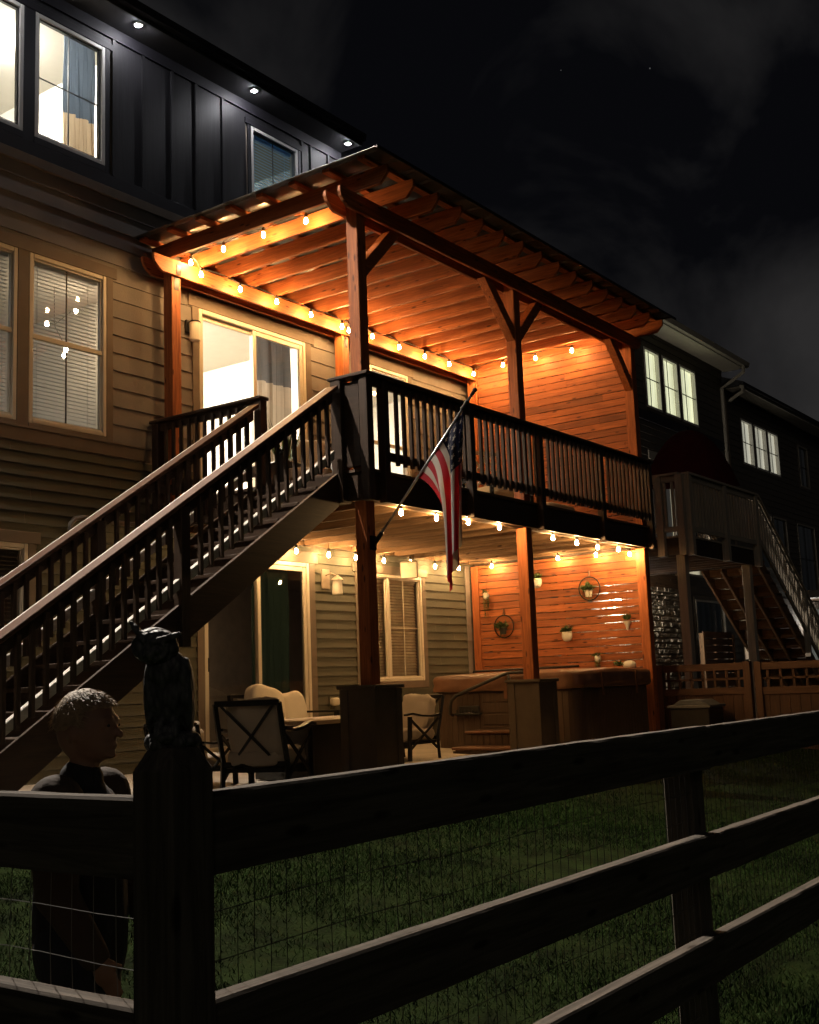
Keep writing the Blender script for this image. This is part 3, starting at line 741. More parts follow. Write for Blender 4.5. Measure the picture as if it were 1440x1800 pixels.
# ------------------------------------------------------------------ string lights
def bulb_mb(p):
    x, y, z = p
    return MB().lathe([(.003, -.026), (.011, -.024), (.019, -.014), (.021, -.001), (.019, .012), (.014, .028), (.011, .038)], (x, y, z), 14)
def string(label, pts, bm='bulb', extra_start=None, sag=.05, first_anchor=None, up=.075):
    t = thing('string_lights', pts[0], label, 'string lights', 'warm bulb strings')
    cord = []
    tops = [Vector(p)+Vector((0, 0, up)) for p in pts]
    if first_anchor: tops = [Vector(first_anchor)]+tops
    for a, c in zip(tops[:-1], tops[1:]):
        n = 8; L = (c-a).length
        for i in range(n):
            q = a.lerp(c, i/n); q.z -= -0.0+sag*min(1, L/.6)*(-4*(i/n)*(1-i/n))*-1 if False else 0
            q.z += .03*4*(i/n)*(1-i/n)*(1 if L < .9 else -.6)
            cord.append(q)
    cord.append(tops[-1])
    MB().tube(cord, .006, 6).build('cord', M['plastic_dark'], t)
    for p in pts:
        p = (p[0]+rj(.012), p[1]+rj(.01), p[2]+rj(.012))
        bo = bulb_mb(p).build('bulb', M[bm], t, smooth=True)
        MB().lathe([(.0165, .038), (.0175, .05), (.0175, .082), (.009, .092)], p, 12).build('socket', M['plastic_dark'], bo)
    return t
up_pts = [(.17, -2.15, 5.745), (.17, -1.55, 5.745), (.17, -.94, 5.745), (.17, -.41, 5.73)]
back = [(.29+.645*k, -.46, 5.59) for k in range(10)]
back = [(x, y, z+rj(.008)) for x, y, z in back]; back[-1] = (6.12, -.46, 5.585)
back.insert(5, (3.0, -.47, 5.57))
far = [(6.22, -.93, 5.655), (6.22, -1.51, 5.65), (6.22, -2.13, 5.63)]
string('string of warm bulbs under the pergola roof along rafter and wall beam', up_pts+back+far)
lf = [(.67, -2.9+.1, 2.55), (1.40, -2.8, 2.55), (2.05, -2.8, 2.555), (2.70, -2.8, 2.56)]
lf = [(.74, -2.86, 2.585), (1.39, -2.86, 2.58), (2.03, -2.86, 2.585), (2.68, -2.86, 2.59), (3.95, -2.86, 2.57), (4.58, -2.86, 2.56), (5.20, -2.86, 2.545), (5.86, -2.86, 2.56)]
string('string of warm bulbs hung along the front beam under the deck', lf, 'bulb_low', up=.06)
lb = [(1.5, -.2, 2.53), (2.13, -.2, 2.54), (2.77, -.2, 2.54), (3.35, -.2, 2.53), (3.98, -.2, 2.53), (4.6, -.2, 2.54), (5.22, -.2, 2.54), (5.86, -.2, 2.54), (6.30, -.50, 2.57), (6.30, -1.65, 2.58), (6.30, -2.29, 2.57), (6.30, -2.80, 2.54)]
string('string of warm bulbs under the deck along the house wall and slat screen', lb, 'bulb_low', up=.06)

# ------------------------------------------------------------------ wall fittings
def lantern(x, z, label, style):
    t = thing('wall_lamp', (x, -.1, z), label, 'wall lamp')
    if style == 'cyl':
        B(x-.05, x+.05, -.05, -.015, z-.02, z+.14).build('mount_plate', M['black_metal'], t, bevel=.01)
        MB().lathe([(.058, -.13), (.062, -.12), (.064, .08), (.06, .09)], (x+.01, -.13, z), 20).build('lamp_shade', M['ceramic'], t, smooth=False)
        MB().tube([(x, -.04, z+.1), (x, -.10, z+.125), (x+.01, -.13, z+.10)], .012).lathe([(.068, .09), (.066, .105), (.02, .115)], (x+.01, -.13, z), 20).build('lamp_cap', M['black_metal'], t)
    else:
        B(x-.12, x+.04, -.035, -.015, z-.06, z+.20).build('mount_plate', M['taupe_plastic'], t, bevel=.006)
        MB().lathe([(.068, -.14), (.070, -.13), (.062, .045), (.06, .05)], (x+.05, -.15, z), 20).build('lamp_shade', M['ceramic'], t)
        MB().lathe([(.085, .05), (.078, .06), (.03, .105), (.008, .125)], (x+.05, -.15, z), 20).tube([(x-.04, -.03, z+.12), (x-.04, -.12, z+.14), (x+.03, -.15, z+.11)], .012).build('lamp_cap', M['taupe_plastic'], t)
lantern(.49, 5.06, 'white cylinder wall lamp beside the upper sliding door', 'cyl')
lantern(2.94, 2.17, 'tapered wall lantern right of the lower sliding door', 'tap')
t = thing('outdoor_speaker', (4.52, -.2, 2.4), 'cream outdoor speaker on the wall above the lower window', 'speaker')
rot = Matrix.Rotation(R(-62), 3, 'Z') @ Matrix.Rotation(R(14), 3, 'X')
def spk(pts): return [Vector((4.58, -.20, 2.47))+rot @ Vector(p) for p in pts]
b = MB(); b.add(spk([(-.13,-.16,-.13),(.13,-.16,-.13),(.1,.1,-.10),(-.1,.1,-.10),(-.13,-.12,.12),(.13,-.12,.12),(.1,.1,.10),(-.1,.1,.10)]), [(0,3,2,1),(4,5,6,7),(0,1,5,4),(1,2,6,5),(2,3,7,6),(3,0,4,7)])
b.build('speaker_body', M['taupe_plastic'], t, bevel=.02)
b = MB(); b.add(spk([(-.115,-.168,-.115),(.115,-.168,-.115),(.115,-.132,.105),(-.115,-.132,.105),(-.11,-.178,-.11),(.11,-.178,-.11),(.11,-.142,.1),(-.11,-.142,.1)]), [(4,5,6,7),(0,1,5,4),(1,2,6,5),(2,3,7,6),(3,0,4,7)])
b.build('speaker_grille', M['plastic_cream'], t)
MB().tube([(4.60, -.10, 2.48), (4.62, -.015, 2.48)], .02).build('bracket', M['plastic_dark'], t)
t = thing('outlet_cover', (2.99, -.05, .6), 'clear bubble outlet cover low on the siding', 'outlet')
B(2.91, 3.07, -.03, -.012, .56, .72).build('outlet_plate', M['siding'], t, bevel=.004)
MB().ell((2.99, -.05, .64), (.075, .045, .055), .6, 18, 10).build('bubble_cover', M['plastic_cream'], t, smooth=True)
MB().tube([(2.97, -.05, .6), (2.97, -.06, .4), (2.96, -.04, .1)], .006, 6).build('power_cord', M['plastic_dark'], t)
# vent pipe on the wall under the stairs
t = tag(MB().tube([(-1.22, -.05, 2.45), (-1.22, -.06, 2.60), (-1.16, -.06, 2.66), (-1.06, -.06, 2.68), (-.2, -.06, 2.66)], .028, 10).build('conduit_pipe', M['siding_tan'], smooth=True), 'tan conduit pipe bending along the siding behind the stairs', 'pipe')

# ------------------------------------------------------------------ flag
t = thing('flag_pole', (.1, -2.99, 2.2), 'slanted metal flag pole bracketed to the near deck post', 'flag pole')
p0, p1 = Vector((.10, -3.0, 2.20)), Vector((.15, -4.18, 3.51)); d = (p1-p0).normalized()
MB().tube([p0-d*.02, p1], .0125, 10).build('pole', M['steel'], t, smooth=True)
MB().ell(p1+d*.02, (.024, .024, .024), nu=14, nv=8).tube([p1-d*.05, p1], .018, 10).build('finial', M['black_metal'], t, smooth=True)
MB().tube([p0-d*.03, p0+d*.13], .022, 10).box(.04, .13, -2.995, -2.982, 2.13, 2.27).build('bracket', M['black_metal'], t)
MB().tube([p1-d*.20, p1-d*.10], .022, 10).build('flag_ring', M['black_metal'], t)
# flag cloth: hoist along the pole, fly hanging down in folds
def flag():
    nu, nv = 46, 54; FL = 1.36; hoist = .92
    vs = []; top = p1-d*.06
    for i in range(nu+1):
        s = i/nu; H = top-d*(hoist*s)
        for j in range(nv+1):
            tt = j/nv; L = FL*tt
            # fabric leaves the pole, then gathers toward a hanging line
            gx = Vector((.17, -3.93, 0)); sp = .16*(1-s)*0+.0
            fall = 1-math.exp(-L/.30)
            tgt_y = -3.96+.09*s+.04*tt; tgt_x = .14+.03*math.sin(4*s)
            y = H.y+(tgt_y-H.y)*fall*.93; x = H.x+(tgt_x-H.x)*fall
            drop = L*(1-.42*math.exp(-L/.26))
            drop *= (1-.22*(1-s)*0) 
            z = H.z-drop*(.985-.02*s)*(1.0+.0*s)
            # lower-fly corner rides lower edge up (diagonal gather)
            z += .34*s*tt*tt*.55
            amp = .06*min(1, L/.35)
            ph = 2*math.pi*(2.3*s)+1.1*tt
            x += amp*math.sin(ph)*(1-.25*tt); y += .45*amp*math.cos(ph*1.0+.6)*(.6+.4*tt)
            vs.append((x, y, z))
    n = nv+1
    fs = [(i*n+j, i*n+j+1, (i+1)*n+j+1, (i+1)*n+j) for i in range(nu) for j in range(nv)]
    me_ = MB().add(vs, fs)
    m, tr, bs = newmat('flag_cloth')
    uvn = N(tr, 'ShaderNodeUVMap'); sp_ = N(tr, 'ShaderNodeSeparateXYZ'); tr.links.new(uvn.outputs[0], sp_.inputs[0])
    def math_(op, a, b=None):
        q = N(tr, 'ShaderNodeMath', operation=op)
        for k, v in enumerate((a, b)):
            if v is None: continue
            if isinstance(v, (int, float)): q.inputs[k].default_value = v
            else: tr.links.new(v, q.inputs[k])
        return q.outputs[0]
    U, V = sp_.outputs['X'], sp_.outputs['Y']      # U along fly, V down the hoist
    st = math_('MODULO', math_('FLOOR', math_('MULTIPLY', V, 13)), 2)
    stripes = ramp(tr, st, (0, (.27, .010, .018)), (1, (.42, .39, .35)))
    canton = math_('MULTIPLY', math_('LESS_THAN', U, .4), math_('LESS_THAN', V, 7/13))
    # star grid
    fu = math_('SUBTRACT', math_('FRACT', math_('MULTIPLY', U, 15)), .5); fv = math_('SUBTRACT', math_('FRACT', math_('MULTIPLY', V, 9.3)), .5)
    ang = math_('ARCTAN2', fv, fu); rad = math_('SQRT', math_('ADD', math_('MULTIPLY', fu, fu), math_('MULTIPLY', fv, fv)))
    star = math_('LESS_THAN', rad, math_('ADD', .2, math_('MULTIPLY', .09, math_('COSINE', math_('MULTIPLY', ang, 5)))))
    blue = ramp(tr, star, (0, (.008, .010, .028)), (1, (.36, .34, .31)))
    mm = N(tr, 'ShaderNodeMixRGB'); tr.links.new(canton, mm.inputs[0]); tr.links.new(stripes.outputs[0], mm.inputs[1]); tr.links.new(blue.outputs[0], mm.inputs[2])
    tr.links.new(mm.outputs[0], bs.inputs['Base Color']); bs.inputs['Roughness'].default_value = .85
    tl = N(tr, 'ShaderNodeBsdfTranslucent'); tr.links.new(mm.outputs[0], tl.inputs['Color']); mxs = N(tr, 'ShaderNodeMixShader'); mxs.inputs[0].default_value = .4
    out = tr.nodes['Material Output']; tr.links.new(bs.outputs[0], mxs.inputs[1]); tr.links.new(tl.outputs[0], mxs.inputs[2]); tr.links.new(mxs.outputs[0], out.inputs['Surface'])
    o = me_.build('american_flag', m, smooth=True)
    uv = o.data.uv_layers.new(name='UVMap')
    for l in o.data.loops:
        i, j = divmod(l.vertex_index, n); uv.data[l.index].uv = (j/nv, i/nu)
    tag(o, 'american flag with stars and stripes drooping from the slanted pole', 'flag')
flag()

# ------------------------------------------------------------------ patio furniture
def cush(c, rad, e=.42, puff=.012, seed=0, tilt=None):
    def fn(q):
        n_ = noise.noise(Vector((q.x*7+seed, q.y*7, q.z*7)))+.5*noise.noise(Vector((q.x*19, q.y*19+seed, q.z*19)))
        return q*(1+puff/min(rad)*n_*1.1)
    return MB().ell(c, rad, e, 44, 24, tilt, fn)
def patio_chair(name, loc, rz, label, width=.66, back_h=.74, seat_z=.34, cushion='taupe', group='cushioned patio chairs'):
    t = thing(name, loc, label, 'chair', group, rz)
    w = width/2; fm = M['black_metal']
    rake = .16
    for s in (-1, 1):
        MB().bar((s*w, .34, 0), (s*w, .31, .56), .045, .05, (0, 1, 0)).build('leg', fm, t, local=True, bevel=.004)
        MB().tube([(s*w, -.30, 0), (s*w, -.27, .3), (s*w, -.27-rake*.55, .55), (s*w, -.27-rake, back_h)], .026, 4).build('leg', fm, t, local=True)
        pts = [(s*w, -.34, .575), (s*w, -.15, .55), (s*w, .08, .565), (s*w, .28, .60), (s*w, .40, .585)]
        b = MB(); 
        for a, c in zip(pts[:-1], pts[1:]): b.bar(a, c, .06, .024)
        b.build('arm', fm, t, local=True)
        MB().bar((s*w, -.26, .14), (s*w, .32, .54), .018, .03).bar((s*w, -.30, .52), (s*w, .32, .14), .016, .03).build('side_cross', fm, t, local=True)
    def by(z): return -.27-rake*max(0, (z-.3))/(back_h-.3)
    for zz_, q_ in ((back_h, .05), (.27, .045)): MB().bar((-w, by(zz_), zz_), (w, by(zz_), zz_), .034, q_).build('back_rail', fm, t, local=True, bevel=.004)
    MB().bar((-w+.06, by(back_h)+.0, back_h-.02), (w-.10, by(.3), .29), .022, .028, (0, 1, 0)).bar((w-.06, by(back_h)+.004, back_h-.02), (-w+.10, by(.3)+.004, .29), .02, .026, (0, 1, 0)).build('back_cross', fm, t, local=True)
    MB().box(-w+.02, w-.02, -.27, .33, .20, .24).box(-w+.02, w-.02, .315, .34, .16, .24).build('seat_frame', fm, t, local=True)
    cush((0, .04, seat_z-.02), (w-.03, .34, .085), .38, .006, 1).build('seat_cushion', M[cushion], t, local=True, smooth=True)
    rot = Matrix.Rotation(R(14), 3, 'X')
    cush((0, -.245, back_h*.5+.165), (w-.045, .09, back_h*.5-.135), .40, .012, 3, rot).build('back_cushion', M[cushion], t, local=True, smooth=True)
    return t
pc = patio_chair('patio_chair', (-1.02, -2.56, pz(-2.56)+.002), R(-70), 'patio chair with x shaped back seen from behind near the owl', .60, .80)
c2 = copy_tree(pc); c2.scale = (.9, .9, .9); c2.location = (2.50, -1.55, pz(-1.55)+.002); c2.rotation_euler.z = R(88); c2['label'] = 'patio chair in side view between pedestal and hot tub'
# love seat by the sliding door
t = thing('love_seat', (1.4, -.60, pz(-.6)), 'cream cushioned love seat in front of the lower sliding door', 'love seat', None, 0)
for s in (-1, 1):
    MB().bar((s*.52, -.36, 0), (s*.52, -.36, .56), .045, .05, (0, 1, 0)).build('leg', M['black_metal'], t, local=True)
    MB().bar((s*.52, .30, 0), (s*.52, .36, .80), .045, .05, (0, 1, 0)).build('leg', M['black_metal'], t, local=True)
    MB().bar((s*.52, -.40, .57), (s*.52, .34, .57), .06, .024).build('arm', M['black_metal'], t, local=True)
B(-.54, .54, .34, .37, .765, .80).build('back_rail', M['black_metal'], t, local=True); B(-.5, .5, -.36, .33, .22, .26).build('seat_frame', M['black_metal'], t, local=True)
cush((0, -.03, .36), (.49, .36, .09), .36, .006, 2).build('seat_cushion', M['cushion'], t, local=True, smooth=True)
rx = Matrix.Rotation(R(-12), 3, 'X')
def sag(q):
    q = q*(1+.10*noise.noise(Vector((q.x*6, q.y*9, q.z*6+4)))); q.z += -.07*q.x+.05*max(0, q.x-.3); return q
MB().ell((-.10, .20, .64), (.28, .11, .24), .42, 44, 24, rx @ Matrix.Rotation(R(9), 3, 'Y'), sag).build('back_cushion', M['cushion'], t, local=True, smooth=True)
MB().ell((.30, .17, .60), (.22, .10, .21), .5, 40, 22, rx @ Matrix.Rotation(R(-12), 3, 'Y'), sag).build('back_cushion', M['cushion'], t, local=True, smooth=True)
# low chair left of the table
lc = copy_tree(pc); lc.location = (-.95, -1.55, pz(-1.5)-.005); lc.rotation_euler.z = R(-75); lc.scale = (.92, .92, .74)
lc['label'] = 'low patio chair half hidden behind the owl and the x back chair'
# fire table
t = thing('patio_table', (.36, -2.02, pz(-2)), 'low patio table with pale wood top and dark base', 'table')
MB().box(-.33, 1.06, -2.46, -1.56, .475, .52).build('tabletop', wood('table_top_wood', (.26, .17, .10), (.46, .34, .22), 'x', rough=.5), t, bevel=.006)
B(-.23, .96, -2.36, -1.66, pz(-2)+.02, .475).build('table_base', M['plastic_dark'], t, bevel=.006)

# ------------------------------------------------------------------ hot tub
z0 = pz(-2)-.02
tub = thing('hot_tub', (5.25, -1.9, z0), 'brown hot tub with a folded vinyl cover beside the slat screen', 'hot tub')
def rrect(x0, x1, y0, y1, r, n=6):
    pts = []
    for cx, cy_, a0 in ((x1-r, y0+r, -90), (x1-r, y1-r, 0), (x0+r, y1-r, 90), (x0+r, y0+r, 180)):
        for k in range(n+1):
            a = R(a0+90*k/n); pts.append((cx+r*math.cos(a), cy_+r*math.sin(a)))
    return pts
tx0, tx1, ty0, ty1 = 4.2, 6.30, -2.97, -.80
MB().prism(rrect(tx0, tx1, ty0, ty1, .12), 'z', z0+.02, .70).build('cabinet', M['tub'], tub, bevel=.006)
b = MB()
k = 0
y = ty0+.14
while y < ty1-.1:
    if not (-2.5 < y < -1.55): b.box(tx0-.008, tx0, y, y+.078, z0+.05, .685)
    y += .088
for z in (.05, .27, .42, .56): b.box(tx0-.010, tx0, -2.46, -1.56, z, min(z+.13 if z > .2 else z+.2, .685))
x = tx0+.14
while x < tx1-.12:
    b.box(x, x+.078, ty0-.008, ty0, z0+.05, .685); x += .088
b.build('cabinet_panel', M['tub'], tub, bevel=.004)
MB().prism(rrect(tx0-.03, tx1+.03, ty0-.03, ty1+.03, .14), 'z', .70, .735).build('tub_lip', M['plastic_dark'], tub, bevel=.01)
# cover: two tapered halves with a sagging skirt
cv = MB(); pts = rrect(tx0-.05, tx1+.05, ty0-.05, ty1+.05, .15, 7)
dense = []
for i in range(len(pts)):
    a, c = pts[i], pts[(i+1) % len(pts)]; L = math.hypot(c[0]-a[0], c[1]-a[1]); m_ = max(1, int(L/.06))
    for k in range(m_): dense.append((a[0]+(c[0]-a[0])*k/m_, a[1]+(c[1]-a[1])*k/m_))
nd = len(dense); cxm, cym = (tx0+tx1)/2, (ty0+ty1)/2
rings = []
for lvl, (sc, z) in enumerate(((1.0, .705), (1.012, .74), (1.0, .79), (1.004, .86), (.995, .90), (.97, .915))):
    rg = []
    for x, y in dense:
        wv = noise.noise(Vector((x*3.1, y*3.1, lvl*.7)))*.014*(1.6 if lvl < 3 else .5)
        hump = .035*(1-abs(x-cxm)/1.1)
        s = sc+wv
        rg.append((cxm+(x-cxm)*s, cym+(y-cym)*s, z+(hump if lvl > 2 else 0)+noise.noise(Vector((x*4, y*4, 9)))*(.014 if lvl < 2 else .004)))
    rings.append(rg)
rings.append([(cxm+(x-cxm)*.4, cym+(y-cym)*.4, .925+.035*(1-.4*abs(x-cxm)/1.1)) for x, y in dense])
vs = [q for r_ in rings for q in r_]+[(cxm, cym, .965)]
fs = [(l*nd+i, l*nd+(i+1) % nd, (l+1)*nd+(i+1) % nd, (l+1)*nd+i) for l in range(len(rings)-1) for i in range(nd)]+[((len(rings)-1)*nd+i, (len(rings)-1)*nd+(i+1) % nd, len(rings)*nd) for i in range(nd)]
cv.add(vs, fs); cv.build('tub_cover', M['tubcover'], tub, smooth=True)
for x, y, dx, dy in ((tx0-.062, -1.95, 0, 1), (5.75, ty0-.068, 1, 0), (4.75, ty0-.066, 1, 0)):
    MB().box(x-.004-(.02 if dx else 0), x+.004+(.02 if dx else 0), y-.004-(.02 if dy else 0), y+.004+(.02 if dy else 0), .60, .90).build('cover_strap', M['tubcover'], tub)
MB().tube([(5.2, ty1+.02, .90), (5.2, ty1+.0, .975), (5.2, ty0+.5, .985)], .016).build('cover_lifter', M['black_metal'], tub)
# steps
stp = thing('tub_steps', (3.85, -2.0, z0), 'two brown spa steps in front of the hot tub', 'steps')
for x0, zt in ((3.84, .33), (3.52, .145)):
    zt = zt-.12
    MB().box(x0, 4.17, -2.42, -1.55, z0-.02, zt-.035).build('step_riser', M['tub'], stp)
    b = MB(); y = -2.41
    while y < -1.57: b.box(x0-.008, x0, y, y+.082, z0, zt-.045); y += .09
    b.build('riser_board', M['tub'], stp, bevel=.003)
    B(x0-.035, x0+.33, -2.46, -1.51, zt-.035, zt).build('step_tread', M['tubcover'], stp, bevel=.008)
# handrail and control
hr = thing('tub_handrail', (4.1, -1.3, z0), 'curved metal safety handrail bolted beside the hot tub steps', 'handrail')
MB().tube([(4.14, -1.12, .40), (4.08, -1.12, .42), (4.06, -1.13, .50), (4.06, -1.16, .60), (4.06, -1.24, .66), (4.06, -1.6, .78), (4.06, -1.95, .90), (4.06, -2.05, .925), (4.06, -2.5, .935)], .022, 10).build('rail_tube', M['plastic_dark'], hr, smooth=True)
MB().tube([(4.06, -2.05, .92), (4.06, -2.07, .76), (4.12, -2.07, .70)], .018, 10).build('rail_stay', M['plastic_dark'], hr, smooth=True)
tb = thing('towel_caddy', (4.15, -1.3, .4), 'dark spa caddy bar with hooks on the hot tub side', 'caddy')
MB().box(4.10, 4.185, -1.56, -1.16, .40, .43).box(4.16, 4.185, -1.52, -1.20, .43, .52).build('caddy_bar', M['plastic_dark'], tb, bevel=.008)
b = MB()
for k in range(6): b.tube([(4.12, -1.5+.06*k, .43), (4.12, -1.5+.06*k, .47)], .01, 8)
b.build('caddy_knob', M['plastic_dark'], tb)

# ------------------------------------------------------------------ hanging planters
def leaves(b, c, n, spread, L, droop, w=.012, rngz=(0, 1)):
    c = Vector(c)
    for _ in range(n):
        a = random.uniform(0, 2*math.pi); r = random.uniform(0, spread)
        p = c+Vector((-abs(r*math.cos(a))*.7+.0, r*math.sin(a), random.uniform(*rngz)*.03))
        d = Vector((rj(1)-.4, rj(1), random.uniform(.1, 1)-droop)).normalized(); l = L*random.uniform(.5, 1.1)
        s = d.cross(Vector((rj(1), rj(1), rj(1)))).normalized()*w*random.uniform(.6, 1.2)
        b.add([p, p+d*l*.5+s, p+d*l+Vector((0, 0, -l*.25*droop)), p+d*l*.5-s], [(0, 1, 2, 3)])
def trail(b, p, L, n):
    p = Vector(p)
    for _ in range(n):
        q = p+Vector((rj(.02), rj(.05), .02)); pts = [q.copy()]
        for k in range(int(L*random.uniform(.5, 1)/.03)):
            q = q+Vector((rj(.006), rj(.008), -.03)); pts.append(q.copy())
            for _ in range(2):
                a = rj(3.1); dd = Vector((-abs(math.cos(a)), math.sin(a), rj(.6))).normalized()*.022; s = dd.cross(Vector((0, 0, 1))).normalized()*.007
                b.add([q, q+dd*.5+s, q+dd, q+dd*.5-s], [(0, 1, 2, 3)])
        if len(pts) > 1: b.tube(pts, .0022, 4)
XS = 6.452
def planter(kind, y, z, label, **kw):
    t = thing('hanging_planter', (XS-.06, y, z), label, 'planter', 'planters hung on the slat screen')
    x = XS-.065
    if kind == 'ring':
        r = .17
        pts = [(XS-.03, y+r*math.cos(2*math.pi*k/36), z+r*math.sin(2*math.pi*k/36)) for k in range(37)]
        MB().tube(pts, .009, 8, False).build('ring', M['black_metal'], t, smooth=True)
        MB().bar((XS-.03, y-.015, z+r), (XS-.012, y, z+r+.10), .02, .004).bar((XS-.03, y+.015, z+r), (XS-.012, y, z+r+.10), .02, .004).build('strap', M['leather'], t)
        MB().lathe([(.045, -.05), (.06, .05), (.062, .055), (.05, .056)], (x, y, z-.07), 16).build('pot', M[kw.get('pot', 'plastic_dark')], t, smooth=False)
        b = MB(); leaves(b, (x, y, z-.01), 150, .07, .12, .35, .014); trail(b, (x-.02, y, z-.03), .2, 10); b.build('foliage', M['leaf'], t)
    elif kind == 'pot':
        MB().lathe([(.02, -.09), (.055, -.075), (.075, -.03), (.078, .02), (.07, .055), (.062, .055)], (XS-.085, y, z), 20).build('pot', M['ceramic'], t, smooth=True)
        MB().tube([(XS-.03, y-.05, z+.05), (XS-.006, y, z+.17), (XS-.03, y+.05, z+.05)], .005, 6).build('strap', M['leather'], t)
        b = MB(); leaves(b, (x, y, z+.055), kw.get('n', 90), .06, kw.get('L', .13), .25, .014); b.build('foliage', M['leaf'], t)
    elif kind == 'trail':
        MB().ell((XS-.06, y, z), (.045, .05, .06), nu=18, nv=12).build('pot', M['ceramic'], t, smooth=True)
        MB().tube([(XS-.04, y, z+.05), (XS-.012, y, z+.3)], .003, 6).build('strap', M['leather'], t)
        b = MB(); trail(b, (XS-.07, y, z+.01), kw.get('L', .4), 14); leaves(b, (x, y, z+.03), 30, .05, .07, .3); b.build('foliage', M['leaf'], t)
    elif kind == 'cone':
        MB().lathe([(.006, -.10), (.055, .03), (.058, .035), (.045, .035)], (XS-.062, y, z), 16).build('pot', M['ceramic'], t)
        MB().tube([(XS-.06, y, z+.03), (XS-.006, y, z+.52)], .002, 6).build('strap', M['leather'], t)
        b = MB(); leaves(b, (x, y, z+.035), 40, .03, .09, -.4, .014); b.build('foliage', M['leaf'], t)
planter('trail', -.32, 2.14, 'white egg planter with long trailing stems at the house end of the slats', L=.42)
planter('ring', -.60, 1.65, 'black ring planter with drooping greenery left of the middle post')
planter('pot', -1.24, 2.27, 'white wall pot just right of the middle post near the bulbs', n=50)
planter('ring', -2.08, 2.11, 'black ring planter with a pale square pot near the bright gaps', pot='ceramic')
planter('pot', -1.70, 1.45, 'white wall pot with bushy leaves centred low on the slats')
planter('cone', -2.66, 1.57, 'small pointed white planter by the far screen post')
planter('trail', -2.16, 1.10, 'white egg planter with short trails just above the tub cover', L=.2)
t = thing('tipped_pot', (6.2, -2.70, .93), 'white egg pot lying on its side on the tub cover', 'planter')
MB().ell((6.20, -2.74, .985), (.07, .10, .06), nu=20, nv=12).build('pot', M['ceramic'], t, smooth=True)
b = MB(); leaves(b, (6.2, -2.60, .97), 60, .05, .11, .2); b.build('foliage', M['leaf'], t)

# ------------------------------------------------------------------ things on the deck
dc = copy_tree(pc); dc.location = (1.35, -1.1, 2.927); dc.rotation_euler.z = R(130); dc['label'] = 'deck chair silhouetted behind the balusters in front of the lit far door'
lt_ = thing('lattice_chair', (4.55, -1.75, 2.927), 'deck chair with a woven patterned back behind the railing', 'chair', None, R(160))
for s in (-1, 1):
    MB().bar((s*.34, .28, 0), (s*.34, .28, .58), .04, .04, (0, 1, 0)).build('leg', M['black_metal'], lt_, local=True)
    MB().bar((s*.34, -.28, 0), (s*.34, -.40, 1.08), .04, .04, (0, 1, 0)).build('leg', M['black_metal'], lt_, local=True)
    MB().bar((s*.34, -.34, .6), (s*.34, .30, .6), .05, .03).build('arm', M['black_metal'], lt_, local=True)
b = MB()
for i in range(7):
    for j in range(6):
        if (i+j) % 2 == 0: continue
        x = -.30+.086*i; z = .42+.10*j
        b.bar((x, -.30-.12*(z/1.08), z), (x+.086, -.30-.12*((z+.1)/1.08), z+.1), .03, .012, (0, 1, 0))
        b.bar((x+.086, -.30-.12*(z/1.08), z), (x, -.30-.12*((z+.1)/1.08), z+.1), .028, .010, (0, 1, 0))
b.bar((-.34, -.40, 1.06), (.34, -.40, 1.06), .03, .05).bar((-.34, -.335, .40), (.34, -.335, .40), .03, .04)
b.build('woven_back', M['plastic_cream'], lt_, local=True)
cush((0, .0, .44), (.31, .30, .07), .4, .005, 5).build('seat_cushion', M['cushion'], lt_, local=True, smooth=True)
o = MB().ell((4.55, -2.45, 3.01), (.42, .3, .085), .45, 40, 16).build('floor_cushion', M['cushion'], smooth=True); tag(o, 'pale floor cushion on the deck behind the far balusters', 'cushion')
t = thing('potted_plant', (1.05, -1.0, 2.927), 'spiky potted plant on the deck by the upper sliding door', 'plant')
MB().prism([(.90, -.30+0), (1.2, -.30)], 'z', 0, 1) if False else None
MB().box(.92, 1.22, -1.12, -.84, 2.927, 3.42).build('pot', M['plastic_dark'], t, bevel=.015)
b = MB()
for k in range(26):
    a = random.uniform(0, 6.28); l = random.uniform(.35, .62); o_ = random.uniform(.15, .6)
    p = Vector((1.07+.06*math.cos(a), -.98+.06*math.sin(a), 3.40)); e_ = p+Vector((o_*l*math.cos(a), o_*l*math.sin(a), l)); s_ = Vector((-math.sin(a), math.cos(a), 0))*.013
    b.add([p-s_, p+s_, p.lerp(e_, .6)+s_*.7+Vector((0, 0, .02)), e_, p.lerp(e_, .6)-s_*.7+Vector((0, 0, .02))], [(0, 1, 2, 3, 4)])
b.build('foliage', M['leaf'], t)

# ------------------------------------------------------------------ near rail fence
fence = thing('rail_fence', (-7.17, -8.05, -.58), 'dark three rail fence with wire mesh in the foreground', 'fence')
FY = -8.05; RT_ = ((.46, .616), (.058, .214), (-.31, -.152))
def rail(p0, p1, z0, z1, t=.055, seg=40):
    p0, p1 = Vector((*p0, 0)), Vector((*p1, 0)); d = p1-p0; sd = Vector((d.y, -d.x, 0)).normalized()
    vs = []; fs = []; sdv = random.uniform(0, 50)
    for i in range(seg+1):
        q = p0.lerp(p1, i/seg); n1 = noise.noise(Vector((i*.35+sdv, 0, 0)))*.002; n2 = noise.noise(Vector((i*.5+sdv, 5, 0)))*.002; n3 = noise.noise(Vector((i*.4+sdv, 9, 0)))*.002
        for a, zz in ((0, z0+n1), (t, z0+n2), (t+n1, z1-.004+n3), (t-.005, z1+n3), (.006, z1+n2), (0+n2*.5, z1-.006+n2)):
            vs.append(q-sd*a+Vector((0, 0, zz)))
    for i in range(seg):
        for j in range(6): fs.append((i*6+j, i*6+(j+1) % 6, (i+1)*6+(j+1) % 6, (i+1)*6+j))
    fs += [tuple(range(6))[::-1], tuple(seg*6+j for j in range(6))]
    return MB().add(vs, fs)
